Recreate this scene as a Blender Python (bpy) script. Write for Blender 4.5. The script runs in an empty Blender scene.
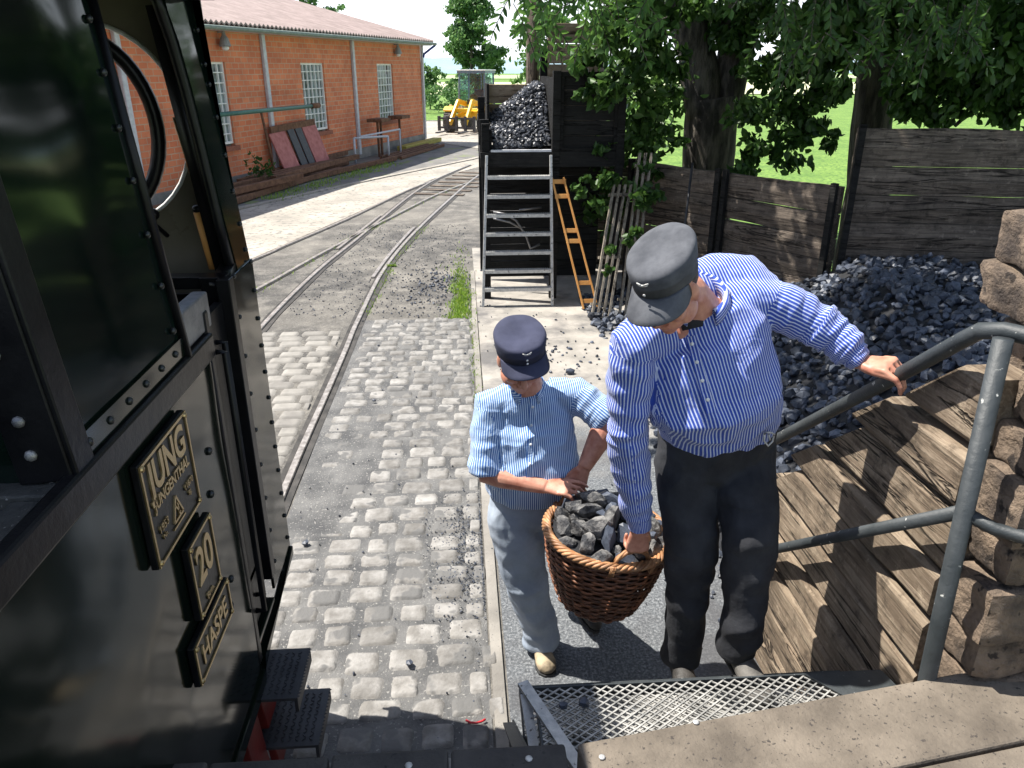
import bpy, math, random
import numpy as np
from mathutils import Vector, Matrix, noise
R = math.radians
rnd = random.Random(7)
sc = bpy.context.scene
col = sc.collection
# ---------------------------------------------------------------- camera
HCAM, FPX, PITCH, YAW = 2.65, 760.0, R(22.6), R(3.8)
cam = bpy.data.objects.new("camera", bpy.data.cameras.new("camera")); col.objects.link(cam)
cam.location = (0, 0, HCAM)
cam.rotation_euler = (R(90) - PITCH, 0, -YAW)
cam.data.sensor_width = 36; cam.data.lens = FPX / 1024 * 36
cam.data.clip_start = .05; cam.data.clip_end = 2500
sc.camera = cam
# ---------------------------------------------------------------- light
SUN_EL, SUN_AZ = R(61), R(72)          # azimuth measured left of +Y
w = bpy.data.worlds.new("World"); sc.world = w; w.use_nodes = True
nt = w.node_tree; nt.nodes.clear()
sky = nt.nodes.new('ShaderNodeTexSky'); sky.sky_type = 'NISHITA'; sky.sun_disc = False
sky.sun_elevation = SUN_EL; sky.sun_rotation = -SUN_AZ
sky.air_density = 1.0; sky.dust_density = 1.0; sky.ozone_density = 1.0
bg = nt.nodes.new('ShaderNodeBackground'); bg.inputs['Strength'].default_value = .095
wo = nt.nodes.new('ShaderNodeOutputWorld')
wtc = nt.nodes.new('ShaderNodeTexCoord'); wsp = nt.nodes.new('ShaderNodeSeparateXYZ'); nt.links.new(wtc.outputs['Generated'], wsp.inputs[0])
wno = nt.nodes.new('ShaderNodeTexNoise'); wno.inputs['Scale'].default_value = 3.2; wno.inputs['Detail'].default_value = 7; wmp = nt.nodes.new('ShaderNodeMapping'); wmp.inputs['Scale'].default_value = (1,1,3.0)
nt.links.new(wtc.outputs['Generated'], wmp.inputs[0]); nt.links.new(wmp.outputs[0], wno.inputs['Vector'])
wcr = nt.nodes.new('ShaderNodeValToRGB'); wcr.color_ramp.elements[0].position = .50; wcr.color_ramp.elements[0].color = (0,0,0,1); wcr.color_ramp.elements[1].position = .66; wcr.color_ramp.elements[1].color = (.85,.85,.85,1); nt.links.new(wno.outputs['Fac'], wcr.inputs[0])
whz = nt.nodes.new('ShaderNodeMapRange'); whz.inputs[1].default_value = .05; whz.inputs[2].default_value = .30; whz.inputs[3].default_value = 1.; whz.inputs[4].default_value = 0.; nt.links.new(wsp.outputs[2], whz.inputs[0])
wmx = nt.nodes.new('ShaderNodeMath'); wmx.operation = 'MAXIMUM'; nt.links.new(whz.outputs[0], wmx.inputs[0]); nt.links.new(wcr.outputs[0], wmx.inputs[1])
wcm = nt.nodes.new('ShaderNodeMix'); wcm.data_type = 'RGBA'; nt.links.new(wmx.outputs[0], wcm.inputs[0]); nt.links.new(sky.outputs[0], wcm.inputs[6]); wcm.inputs[7].default_value = (8.4,8.8,9.4,1)
nt.links.new(wcm.outputs[2], bg.inputs[0]); nt.links.new(bg.outputs[0], wo.inputs[0])
sl = bpy.data.lights.new("sun", 'SUN'); sl.energy = 4.9; sl.angle = R(.5); sl.color = (1, .95, .87)
so = bpy.data.objects.new("sun", sl); col.objects.link(so)
SD = Vector((-math.sin(SUN_AZ) * math.cos(SUN_EL), math.cos(SUN_AZ) * math.cos(SUN_EL), math.sin(SUN_EL)))
so.rotation_euler = SD.to_track_quat('Z', 'Y').to_euler(); so.location = SD * 40
sc.view_settings.view_transform = 'Standard'; sc.view_settings.look = 'None'
sc.view_settings.exposure = 1.0; sc.view_settings.gamma = 1
# ---------------------------------------------------------------- helpers
_fw = Vector((math.sin(YAW) * math.cos(PITCH), math.cos(YAW) * math.cos(PITCH), -math.sin(PITCH)))
_rt = Vector((math.cos(YAW), -math.sin(YAW), 0)); _up = _rt.cross(_fw); _C = Vector((0, 0, HCAM))
def _ray(x, y): return _fw * FPX + _rt * (x - 512) + _up * (384 - y)
def at(x, y, Y):                       # the place seen at x, y that stands Y metres ahead
    r = _ray(x, y); return _C + r * (Y / r.y)
def gz(x, y, z=0):                     # the place seen at x, y that lies at height z
    r = _ray(x, y); return _C + r * ((z - HCAM) / r.z)
V = Vector
WL = {}
class MB:
    def __init__(s): s.v = []; s.f = []; s.m = []
    def add(s, vs, fs, mi=0):
        o = len(s.v); s.v += [tuple(p) for p in vs]; s.f += [tuple(i + o for i in q) for q in fs]; s.m += [mi] * len(fs); return s
    def box(s, x0, x1, y0, y1, z0, z1, mi=0):
        return s.add([(x0,y0,z0),(x1,y0,z0),(x1,y1,z0),(x0,y1,z0),(x0,y0,z1),(x1,y0,z1),(x1,y1,z1),(x0,y1,z1)],
                     [(0,3,2,1),(4,5,6,7),(0,1,5,4),(1,2,6,5),(2,3,7,6),(3,0,4,7)], mi)
    def obox(s, c, size, M=None, mi=0):
        hx, hy, hz = [k / 2 for k in size]; M = M or Matrix.Identity(3); c = V(c)
        ps = [c + M @ V(p) for p in [(-hx,-hy,-hz),(hx,-hy,-hz),(hx,hy,-hz),(-hx,hy,-hz),(-hx,-hy,hz),(hx,-hy,hz),(hx,hy,hz),(-hx,hy,hz)]]
        return s.add(ps, [(0,3,2,1),(4,5,6,7),(0,1,5,4),(1,2,6,5),(2,3,7,6),(3,0,4,7)], mi)
    def bar(s, p, q, a, b, ref=(0,0,1), mi=0):     # a across, b along ref
        p, q = V(p), V(q); d = (q - p); L = d.length; d.normalize()
        r = V(ref); x = d.cross(r)
        if x.length < 1e-4: x = d.cross(V((1,0,0)))
        x.normalize(); z = x.cross(d).normalized()
        return s.obox((p + q) / 2, (a, L, b), Matrix((x, d, z)).transposed(), mi)
    def loft(s, pts, ra, rb=None, ref=(1,0,0), n=16, cap=True, mi=0, rot=0.):
        pts = [V(p) for p in pts]; N = len(pts)
        if not hasattr(ra, '__len__'): ra = [ra] * N
        if rb is None: rb = ra
        if not hasattr(rb, '__len__'): rb = [rb] * N
        x = V(ref); vs = []; fs = []
        for i, p in enumerate(pts):
            d = (pts[min(i+1, N-1)] - pts[max(i-1, 0)]).normalized()
            xx = x - d * x.dot(d)
            if xx.length < 1e-3: xx = d.orthogonal()
            xx.normalize(); x = xx; y = d.cross(xx)
            for k in range(n):
                a = 2 * math.pi * k / n + rot
                vs.append(p + xx * (ra[i] * math.cos(a)) + y * (rb[i] * math.sin(a)))
        for i in range(N - 1):
            for k in range(n):
                k2 = (k + 1) % n
                fs.append((i*n+k, i*n+k2, (i+1)*n+k2, (i+1)*n+k))
        if cap:
            fs.append(tuple(reversed(range(n)))); fs.append(tuple((N-1)*n + k for k in range(n)))
        return s.add(vs, fs, mi)
    def tube(s, pts, r, n=10, mi=0, cap=True):
        d = (V(pts[1]) - V(pts[0])).normalized()
        return s.loft(pts, r, None, d.orthogonal(), n, cap, mi)
    def ell(s, c, r, M=None, n=14, m=9, mi=0):
        M = M or Matrix.Identity(3); c = V(c); vs = [c + M @ V((0,0,r[2]))]; fs = []
        for i in range(1, m):
            t = math.pi * i / m
            for k in range(n):
                a = 2*math.pi*k/n
                vs.append(c + M @ V((r[0]*math.sin(t)*math.cos(a), r[1]*math.sin(t)*math.sin(a), r[2]*math.cos(t))))
        vs.append(c + M @ V((0,0,-r[2]))); last = len(vs) - 1
        for k in range(n): fs.append((0, 1+k, 1+(k+1) % n))
        for i in range(m-2):
            for k in range(n):
                a = 1+i*n+k; b = 1+i*n+(k+1) % n; fs.append((a, a+n, b+n, b))
        for k in range(n): fs.append((last, 1+(m-2)*n+(k+1) % n, 1+(m-2)*n+k))
        return s.add(vs, fs, mi)
    def prism(s, poly, O, ax, ay, az, t, mi=0):     # polygon in plane (ax, ay), pushed t along az
        O, ax, ay, az = V(O), V(ax), V(ay), V(az); n = len(poly)
        a = [O + ax*p[0] + ay*p[1] for p in poly]; b = [q + az*t for q in a]
        fs = [tuple(range(n)), tuple(reversed(range(n, 2*n)))] + [(i, n+i, n+(i+1) % n, (i+1) % n) for i in range(n)]
        return s.add(a + b, fs, mi)
    def build(s, name, mat, parent=None, smooth=False, bevel=0, origin=None, local=False):
        me = bpy.data.meshes.new(name)
        vs = np.array(s.v, dtype=float)
        if parent is not None: off = V((0,0,0)) if local else WL[parent.name]
        elif origin is not None: off = V(origin)
        else: off = V(((vs[:,0].min()+vs[:,0].max())/2, (vs[:,1].min()+vs[:,1].max())/2, vs[:,2].min()))
        vs = vs - np.array(off)
        me.from_pydata(vs.tolist(), [], s.f)
        mats = mat if isinstance(mat, (list, tuple)) else [mat]
        for m_ in mats: me.materials.append(m_)
        if len(mats) > 1: me.polygons.foreach_set('material_index', s.m)
        me.validate(); me.update()
        import bmesh
        bm = bmesh.new(); bm.from_mesh(me); bmesh.ops.recalc_face_normals(bm, faces=bm.faces); bm.to_mesh(me); bm.free()
        if smooth: me.polygons.foreach_set('use_smooth', [True]*len(me.polygons))
        return link(name, me, parent, off, bevel, smooth)
def link(name, me, parent, off, bevel=0, smooth=False):
    o = bpy.data.objects.new(name, me); col.objects.link(o)
    if parent is not None: o.parent = parent; WL[o.name] = V(WL[parent.name]) 
    else: o.location = off; WL[o.name] = V(off)
    if bevel:
        b = o.modifiers.new('bevel', 'BEVEL'); b.width = bevel; b.segments = 2; b.limit_method = 'ANGLE'; b.angle_limit = R(40)
    return o
def tag(o, label=None, cat=None, group=None, kind=None):
    if label: o['label'] = label
    if cat: o['category'] = cat
    if group: o['group'] = group
    if kind: o['kind'] = kind
    return o
def empty(name, loc, rz=0):
    o = bpy.data.objects.new(name, None); col.objects.link(o); o.location = loc; o.rotation_euler = (0,0,rz)
    o.empty_display_size = .1; WL[o.name] = V(loc); return o
def copy_tree(o, parent=None):
    c = o.copy(); col.objects.link(c); c.parent = parent
    for ch in list(o.children): copy_tree(ch, c)
    return c
def voxel(mb, size, smooth_it=3, fac=.5):            # one continuous skin out of overlapping volumes
    me = bpy.data.meshes.new('tmp'); me.from_pydata(mb.v, [], mb.f); me.update()
    import bmesh
    bm = bmesh.new(); bm.from_mesh(me); bmesh.ops.recalc_face_normals(bm, faces=bm.faces); bm.to_mesh(me); bm.free()
    o = bpy.data.objects.new('tmp', me); col.objects.link(o)
    r = o.modifiers.new('r', 'REMESH'); r.mode = 'VOXEL'; r.voxel_size = size
    if smooth_it:
        q = o.modifiers.new('s', 'SMOOTH'); q.factor = fac; q.iterations = smooth_it
    dg = bpy.context.evaluated_depsgraph_get(); dg.update()
    m2 = bpy.data.meshes.new_from_object(o.evaluated_get(dg))
    bpy.data.objects.remove(o); bpy.data.meshes.remove(me)
    return m2
def finish(me, name, mats, parent, smooth=True):     # links a mesh written in world coordinates
    off = WL[parent.name]
    me.transform(Matrix.Translation(-V(off)))
    me.materials.clear()
    for m_ in (mats if isinstance(mats, (list, tuple)) else [mats]): me.materials.append(m_)
    if smooth: me.polygons.foreach_set('use_smooth', [True]*len(me.polygons))
    me.name = name
    return link(name, me, parent, off)
# ---------------------------------------------------------------- materials
def nodes(name):
    m = bpy.data.materials.new(name); m.use_nodes = True; t = m.node_tree
    return m, t, t.nodes['Principled BSDF'], lambda k: t.nodes.new(k), t.links.new
def c4(c): return (c[0], c[1], c[2], 1)
def ramp(t, N, L, fac, stops):
    r = N('ShaderNodeValToRGB'); L(fac, r.inputs[0]); e = r.color_ramp.elements
    while len(e) < len(stops): e.new(.5)
    for i, (p, c) in enumerate(stops): e[i].position = p; e[i].color = c4(c) if hasattr(c, '__len__') else (c, c, c, 1)
    return r.outputs[0]
def nz(t, N, L, vec, scale, detail=5, rough=.6, dist=0.):
    n = N('ShaderNodeTexNoise'); n.inputs['Scale'].default_value = scale; n.inputs['Detail'].default_value = detail
    n.inputs['Roughness'].default_value = rough; n.inputs['Distortion'].default_value = dist
    if vec is not None: L(vec, n.inputs['Vector'])
    return n.outputs['Fac']
def mixc(t, N, L, fac, a, b, mode='MIX'):
    m = N('ShaderNodeMix'); m.data_type = 'RGBA'; m.blend_type = mode
    for sck, val in ((m.inputs[0], fac), (m.inputs[6], a), (m.inputs[7], b)):
        if hasattr(val, 'is_linked'): L(val, sck)
        elif hasattr(val, '__len__'): sck.default_value = c4(val)
        else: sck.default_value = val
    return m.outputs[2]
def pmat(name, c1, c2, scale=6, rough=.8, bump=.3, bscale=50, metal=0, stretch=(1,1,1), lo=.35, hi=.65, spec=.5,
         spots=None, sscale=30, sth=.68, island=0, coat=0, bdist=.01, rvar=.1, bdet=6):
    m, t, P, N, L = nodes(name)
    tc = N('ShaderNodeTexCoord'); mp = N('ShaderNodeMapping'); mp.inputs['Scale'].default_value = stretch
    L(tc.outputs['Object'], mp.inputs['Vector']); v = mp.outputs[0]
    if island:
        ge = N('ShaderNodeNewGeometry'); ad = N('ShaderNodeVectorMath'); ad.operation = 'MULTIPLY_ADD'
        L(ge.outputs['Random Per Island'], ad.inputs[0]); ad.inputs[1].default_value = (17, 31, 23); L(v, ad.inputs[2]); v = ad.outputs[0]
    f = nz(t, N, L, v, scale)
    c = ramp(t, N, L, f, [(lo, c1), (hi, c2)])
    if island:
        hs = N('ShaderNodeHueSaturation'); mr = N('ShaderNodeMapRange'); L(ge.outputs['Random Per Island'], mr.inputs[0])
        mr.inputs[3].default_value = 1 - island; mr.inputs[4].default_value = 1 + island
        L(mr.outputs[0], hs.inputs['Value']); L(c, hs.inputs['Color']); c = hs.outputs[0]
    if spots is not None:
        s = nz(t, N, L, v, sscale, 3); sr = ramp(t, N, L, s, [(sth, 0.), (sth + .05, 1.)])
        c = mixc(t, N, L, sr, c, spots)
    L(c, P.inputs['Base Color'])
    b = N('ShaderNodeBump'); b.inputs['Strength'].default_value = bump; b.inputs['Distance'].default_value = bdist
    fb = nz(t, N, L, v, bscale, bdet, .65); L(fb, b.inputs['Height']); L(b.outputs[0], P.inputs['Normal'])
    rr = N('ShaderNodeMapRange'); L(f, rr.inputs[0]); rr.inputs[3].default_value = max(0.02, rough - rvar); rr.inputs[4].default_value = min(1, rough + rvar)
    L(rr.outputs[0], P.inputs['Roughness'])
    P.inputs['Metallic'].default_value = metal; P.inputs['Specular IOR Level'].default_value = spec
    if coat: P.inputs['Coat Weight'].default_value = coat; P.inputs['Coat Roughness'].default_value = .08
    return m
def wood(name, c1, c2, dark, axis=0, grain=1., bump=.9, island=.25):
    m, t, P, N, L = nodes(name)
    tc = N('ShaderNodeTexCoord'); mp = N('ShaderNodeMapping'); s = [26, 26, 26]; s[axis] = 1.7; mp.inputs['Scale'].default_value = [k*grain for k in s]
    ge = N('ShaderNodeNewGeometry'); ad = N('ShaderNodeVectorMath'); ad.operation = 'MULTIPLY_ADD'
    L(tc.outputs['Object'], mp.inputs['Vector']); L(ge.outputs['Random Per Island'], ad.inputs[0]); ad.inputs[1].default_value = (37, 51, 43); L(mp.outputs[0], ad.inputs[2]); v = ad.outputs[0]
    g1 = nz(t, N, L, v, 1.6, 8, .7, .6); g2 = nz(t, N, L, v, .5, 4, .6, 1.2)
    big = nz(t, N, L, tc.outputs['Object'], 3, 4)
    c = ramp(t, N, L, g1, [(.3, dark), (.43, c1), (.68, c2)])
    c = mixc(t, N, L, ramp(t, N, L, big, [(.35, 0.), (.7, .55)]), c, dark)
    crack = ramp(t, N, L, g2, [(.40, 1.), (.425, 0.)]); cr2 = ramp(t, N, L, g2, [(.375, 0.), (.40, 1.)])
    cm = N('ShaderNodeMath'); cm.operation = 'MULTIPLY'; L(crack, cm.inputs[0]); L(cr2, cm.inputs[1])
    c = mixc(t, N, L, cm.outputs[0], c, tuple(k*.25 for k in dark))
    mot = nz(t, N, L, tc.outputs['Object'], 11, 6, .75); c = mixc(t, N, L, ramp(t, N, L, mot, [(.52, 0.), (.68, .7)]), c, tuple(k*.8 for k in dark))
    c = mixc(t, N, L, ramp(t, N, L, mot, [(.30, .5), (.42, 0.)]), c, tuple(min(1,k*1.35) for k in c2))
    hs = N('ShaderNodeHueSaturation'); mr = N('ShaderNodeMapRange'); L(ge.outputs['Random Per Island'], mr.inputs[0]); mr.inputs[3].default_value = 1-island; mr.inputs[4].default_value = 1+island
    L(mr.outputs[0], hs.inputs['Value']); L(c, hs.inputs['Color']); L(hs.outputs[0], P.inputs['Base Color'])
    sb = N('ShaderNodeMath'); sb.operation = 'SUBTRACT'; L(g1, sb.inputs[0]); L(cm.outputs[0], sb.inputs[1])
    b = N('ShaderNodeBump'); b.inputs['Strength'].default_value = bump; b.inputs['Distance'].default_value = .012; L(sb.outputs[0], b.inputs['Height']); L(b.outputs[0], P.inputs['Normal'])
    P.inputs['Roughness'].default_value = .85; P.inputs['Specular IOR Level'].default_value = .25
    return m
M = {}
M['coal'] = pmat('coal', (.028,.034,.046), (.07,.082,.11), 9, .48, .6, 40, island=.5, bdist=.006, rvar=.18)
M['coal_dusty'] = pmat('coal_dusty', (.018,.019,.022), (.17,.165,.158), 16, .6, 1., 30, lo=.42, hi=.6, island=.5, bdist=.02)
M['coal_fines'] = pmat('coal_fines', (.006,.007,.009), (.02,.021,.025), 12, .8, .8, 60)
M['ploco'] = pmat('gloss_black_green', (.003,.006,.004), (.007,.011,.008), 2, .11, .16, 3.4, coat=0, spec=.27, bdist=.03, rvar=.05, bdet=1)
M['ploco_up'] = pmat('gloss_dark_green', (.002,.005,.004), (.005,.011,.008), 2, .09, .12, 2.6, coat=0, spec=.5, bdist=.03, rvar=.05, bdet=1)
M['lblack'] = pmat('black_enamel', (.004,.004,.005), (.010,.010,.011), 6, .35, .15, 30, spec=.25)
M['rivet'] = pmat('rivet_paint', (.01,.012,.012), (.02,.022,.022), 6, .3, .1, 30)
M['steel_dusty'] = pmat('dusty_steel', (.02,.022,.022), (.06,.06,.055), 12, .6, .4, 70, spots=(.3,.29,.27), sscale=90, sth=.66)
M['cream'] = pmat('cream_paint', (.16,.14,.10), (.22,.20,.15), 5, .3, .05, 20)
M['brass'] = pmat('brass', (.42,.30,.14), (.55,.42,.22), 30, .35, .1, 60, metal=.9)
M['redframe'] = pmat('red_frame', (.12,.012,.01), (.2,.02,.015), 8, .5, .2, 40)
M['steel'] = pmat('worn_steel', (.16,.16,.17), (.33,.32,.31), 12, .45, .3, 60, metal=.6)
M['galv'] = pmat('galvanised', (.42,.42,.41), (.62,.61,.58), 25, .5, .3, 80, metal=.4, spots=(.12,.11,.10), sscale=40, sth=.62)
M['rail_paint'] = pmat('worn_grey_paint', (.022,.028,.031), (.045,.052,.056), 8, .55, .3, 40, spots=(.5,.5,.47), sscale=34, sth=.67)
M['rail'] = pmat('rail_steel', (.25,.22,.19), (.5,.46,.42), 20, .4, .3, 60, metal=.5)
M['rust'] = pmat('rusty_iron', (.09,.04,.02), (.2,.10,.055), 10, .9, .5, 60)
M['tanw'] = wood('sunlit_boards', (.33,.25,.17), (.48,.38,.27), (.16,.10,.06), 0)
M['sleeper_y'] = wood('weathered_sleeper', (.20,.15,.105), (.39,.315,.23), (.045,.034,.025), 1, island=.35, bump=1.0)
M['sleeper_x'] = wood('grey_boards', (.125,.10,.08), (.27,.22,.175), (.04,.033,.028), 0)
M['blackw'] = wood('tarred_boards', (.010,.010,.010), (.024,.023,.021), (.006,.006,.006), 0, island=.3)
M['deck'] = pmat('deck_board', (.095,.078,.06), (.215,.18,.14), 4, .9, .6, 60, spots=(.05,.042,.036), sscale=85, sth=.62, island=.12)
M['deck_shade'] = pmat('shaded_deck', (.035,.032,.03), (.085,.078,.07), 5, .8, .5, 60, spots=(.02,.02,.02), sscale=40, sth=.64, island=.2)  # shade on the left boards is put into this darker deck colour
M['endgrain'] = pmat('sleeper_ends', (.06,.045,.035), (.25,.185,.13), 9, .9, 1.0, 26, spots=(.03,.022,.017), sscale=16, sth=.6, island=.2, bdist=.03)
M['orange'] = pmat('orange_wood', (.5,.22,.05), (.65,.32,.09), 20, .6, .2, 60, stretch=(1,1,.2))
M['yellow'] = pmat('yellow_paint', (.75,.42,.01), (.85,.52,.03), 4, .4, .05, 30)
M['tyre'] = pmat('tyre', (.03,.03,.03), (.09,.085,.08), 6, .9, .5, 40)
M['dgrey'] = pmat('dark_grey_steel', (.03,.03,.035), (.06,.06,.065), 8, .6, .2, 50)
M['white'] = pmat('white_paint', (.72,.72,.7), (.82,.82,.8), 10, .5, .05, 50)
M['zinc'] = pmat('zinc_pipe', (.42,.43,.47), (.56,.57,.6), 10, .5, .1, 50)
M['roof'] = pmat('roof_sheet', (.22,.165,.15), (.33,.255,.235), 2.5, .75, .3, 20)
M['gutter_zinc'] = pmat('gutter_zinc', (.16,.20,.17), (.24,.28,.25), 8)
M['greenpipe'] = pmat('green_pipe', (.03,.11,.09), (.06,.16,.13), 8, .5, .2, 50)
M['pink'] = pmat('faded_red_board', (.33,.10,.09), (.47,.18,.16), 7, .8, .2, 40)
M['bark'] = pmat('bark', (.035,.03,.025), (.15,.13,.105), 9, .95, 1., 22, stretch=(1,1,.22), bdist=.06, lo=.42, hi=.6)
M['postw'] = wood('pole_wood', (.07,.055,.04), (.16,.13,.10), (.03,.02,.015), 2)
M['skin'] = pmat('skin', (.40,.155,.10), (.60,.30,.205), 18, .5, .12, 140, rvar=.05, bdist=.002)
M['hair'] = pmat('brown_hair', (.03,.018,.01), (.06,.035,.02), 60, .6, .5, 200)
M['cap_navy'] = pmat('navy_wool', (.022,.026,.055), (.045,.05,.09), 10, .9, .3, 260, bdist=.002)
M['cap_grey'] = pmat('faded_black_wool', (.048,.052,.062), (.10,.105,.118), 14, .9, .3, 260, bdist=.002)
M['trouser_black'] = pmat('black_trousers', (.010,.011,.015), (.030,.032,.038), 9, .9, .5, 26, bdist=.008)
M['trouser_grey'] = pmat('grey_jeans', (.25,.30,.37), (.40,.46,.54), 5, .9, .3, 120, bdist=.003)
M['boot'] = pmat('scuffed_leather', (.10,.075,.05), (.42,.34,.22), 14, .7, .4, 60, bdist=.004)
M['boot_dark'] = pmat('dark_leather', (.02,.018,.016), (.06,.055,.05), 20, .6, .3, 60)
M['sole'] = pmat('rubber_sole', (.015,.015,.015), (.03,.03,.03), 20, .8, .3, 60)
M['wicker'] = pmat('brown_wicker', (.075,.028,.014), (.26,.10,.045), 22, .55, .4, 90, island=.5, bdist=.003)
M['rim'] = pmat('pale_wicker', (.27,.11,.04), (.47,.26,.13), 24, .5, .4, 90, island=.35, bdist=.003)
M['stone'] = pmat('granite_sett', (.15,.142,.13), (.295,.285,.27), 9, .85, .8, 60, spots=(.13,.128,.124), sscale=4.5, sth=.54, island=.20, bdist=.008)
M['setts'] = pmat('flat_sett', (.17,.16,.145), (.28,.265,.24), 4, .85, .4, 45, island=.12)
M['concrete'] = pmat('old_concrete', (.16,.15,.135), (.30,.28,.25), 2.2, .9, .4, 70, spots=(.10,.10,.10), sscale=60, sth=.64)
M['meadow'] = pmat('meadow_grass', (.09,.18,.022), (.18,.29,.05), 1.1, .95, .5, 12, bdist=.03, spots=(.055,.12,.018), sscale=9, sth=.52)
M['glass'] = None
def leafmat(name, c1, c2, tr=.35):
    m, t, P, N, L = nodes(name); P.inputs['Roughness'].default_value = .45
    ge = N('ShaderNodeNewGeometry'); c = ramp(t, N, L, ge.outputs['Random Per Island'], [(0., c1), (1., c2)])
    L(c, P.inputs['Base Color']); P.inputs['Specular IOR Level'].default_value = .35
    T = N('ShaderNodeBsdfTranslucent'); hs = N('ShaderNodeHueSaturation'); hs.inputs['Value'].default_value = 1.6; hs.inputs['Hue'].default_value = .485; L(c, hs.inputs['Color']); L(hs.outputs[0], T.inputs[0])
    mx = N('ShaderNodeMixShader'); mx.inputs[0].default_value = tr
    L(P.outputs[0], mx.inputs[1]); L(T.outputs[0], mx.inputs[2]); L(mx.outputs[0], t.nodes['Material Output'].inputs[0]); return m
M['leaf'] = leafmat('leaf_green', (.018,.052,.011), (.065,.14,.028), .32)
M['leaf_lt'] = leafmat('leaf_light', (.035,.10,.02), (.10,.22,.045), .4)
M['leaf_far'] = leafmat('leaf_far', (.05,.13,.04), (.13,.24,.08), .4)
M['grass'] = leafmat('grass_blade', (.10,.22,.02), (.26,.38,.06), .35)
def glassmat():
    m, t, P, N, L = nodes('window_glass'); P.inputs['Base Color'].default_value = (.10,.13,.12,1); P.inputs['Roughness'].default_value = .12; P.inputs['Specular IOR Level'].default_value = .9
    tc = N('ShaderNodeTexCoord'); f = nz(t, N, L, tc.outputs['Object'], 2.2, 3); L(ramp(t, N, L, f, [(.4, (.06,.08,.07)), (.6, (.30,.36,.36))]), P.inputs['Base Color']); return m
M['glass'] = glassmat()
def cabglass():
    m, t, P, N, L = nodes('clear_glass'); tr = N('ShaderNodeBsdfTransparent'); tr.inputs[0].default_value = (.86,.95,1,1)
    gl = N('ShaderNodeBsdfGlossy'); gl.inputs['Roughness'].default_value = .03; gl.inputs[0].default_value = (.6,.8,1,1); mx = N('ShaderNodeMixShader'); mx.inputs[0].default_value = .07
    L(tr.outputs[0], mx.inputs[1]); L(gl.outputs[0], mx.inputs[2]); L(mx.outputs[0], t.nodes['Material Output'].inputs[0]); return m
M['clear'] = cabglass()
def brickmat():
    m, t, P, N, L = nodes('orange_brick'); tc = N('ShaderNodeTexCoord'); sp = N('ShaderNodeSeparateXYZ'); L(tc.outputs['Object'], sp.inputs[0])
    ad = N('ShaderNodeMath'); ad.operation = 'ADD'; L(sp.outputs[0], ad.inputs[0]); L(sp.outputs[1], ad.inputs[1])
    cb = N('ShaderNodeCombineXYZ'); L(ad.outputs[0], cb.inputs[0]); L(sp.outputs[2], cb.inputs[1])
    b = N('ShaderNodeTexBrick'); L(cb.outputs[0], b.inputs['Vector']); b.inputs['Scale'].default_value = 1
    b.inputs['Brick Width'].default_value = .26; b.inputs['Row Height'].default_value = .125; b.inputs['Mortar Size'].default_value = .010
    b.inputs['Color1'].default_value = (.60,.17,.075,1); b.inputs['Color2'].default_value = (.72,.24,.11,1); b.inputs['Mortar'].default_value = (.55,.36,.24,1); b.inputs['Bias'].default_value = 0
    f = nz(t, N, L, tc.outputs['Object'], 1.3, 5); c = mixc(t, N, L, ramp(t, N, L, f, [(.40, 0.), (.72, .6)]), b.outputs[0], (.36,.11,.06))
    L(c, P.inputs['Base Color']); P.inputs['Roughness'].default_value = .9
    bu = N('ShaderNodeBump'); bu.inputs['Strength'].default_value = .5; bu.inputs['Distance'].default_value = .01; bu.invert = True; L(b.outputs[1], bu.inputs['Height']); L(bu.outputs[0], P.inputs['Normal'])
    return m
M['brick'] = brickmat()
def shirtmat(name, blue, white, period, share):
    m, t, P, N, L = nodes(name); uv = N('ShaderNodeUVMap'); uv.uv_map = 'stripe'; sp = N('ShaderNodeSeparateXYZ'); L(uv.outputs[0], sp.inputs[0])
    a = N('ShaderNodeMath'); a.operation = 'DIVIDE'; L(sp.outputs[0], a.inputs[0]); a.inputs[1].default_value = period
    f = N('ShaderNodeMath'); f.operation = 'FRACT'; L(a.outputs[0], f.inputs[0])
    r = ramp(t, N, L, f.outputs[0], [(0., 1.), (share-.06, 1.), (share+.04, 0.), (.94, 0.), (1., 1.)])
    L(mixc(t, N, L, r, white, blue), P.inputs['Base Color']); P.inputs['Roughness'].default_value = .85; P.inputs['Specular IOR Level'].default_value = .25
    P.inputs['Sheen Weight'].default_value = .2
    tc = N('ShaderNodeTexCoord'); b = N('ShaderNodeBump'); b.inputs['Strength'].default_value = .5; b.inputs['Distance'].default_value = .012
    L(nz(t, N, L, tc.outputs['Object'], 14, 4, .55, .8), b.inputs['Height']); L(b.outputs[0], P.inputs['Normal']); return m
M['shirt_blue'] = shirtmat('royal_striped_cotton', (.028,.07,.38), (.52,.58,.76), .0098, .62)
M['shirt_light'] = shirtmat('sky_striped_cotton', (.05,.15,.42), (.56,.70,.84), .0088, .52)
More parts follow.
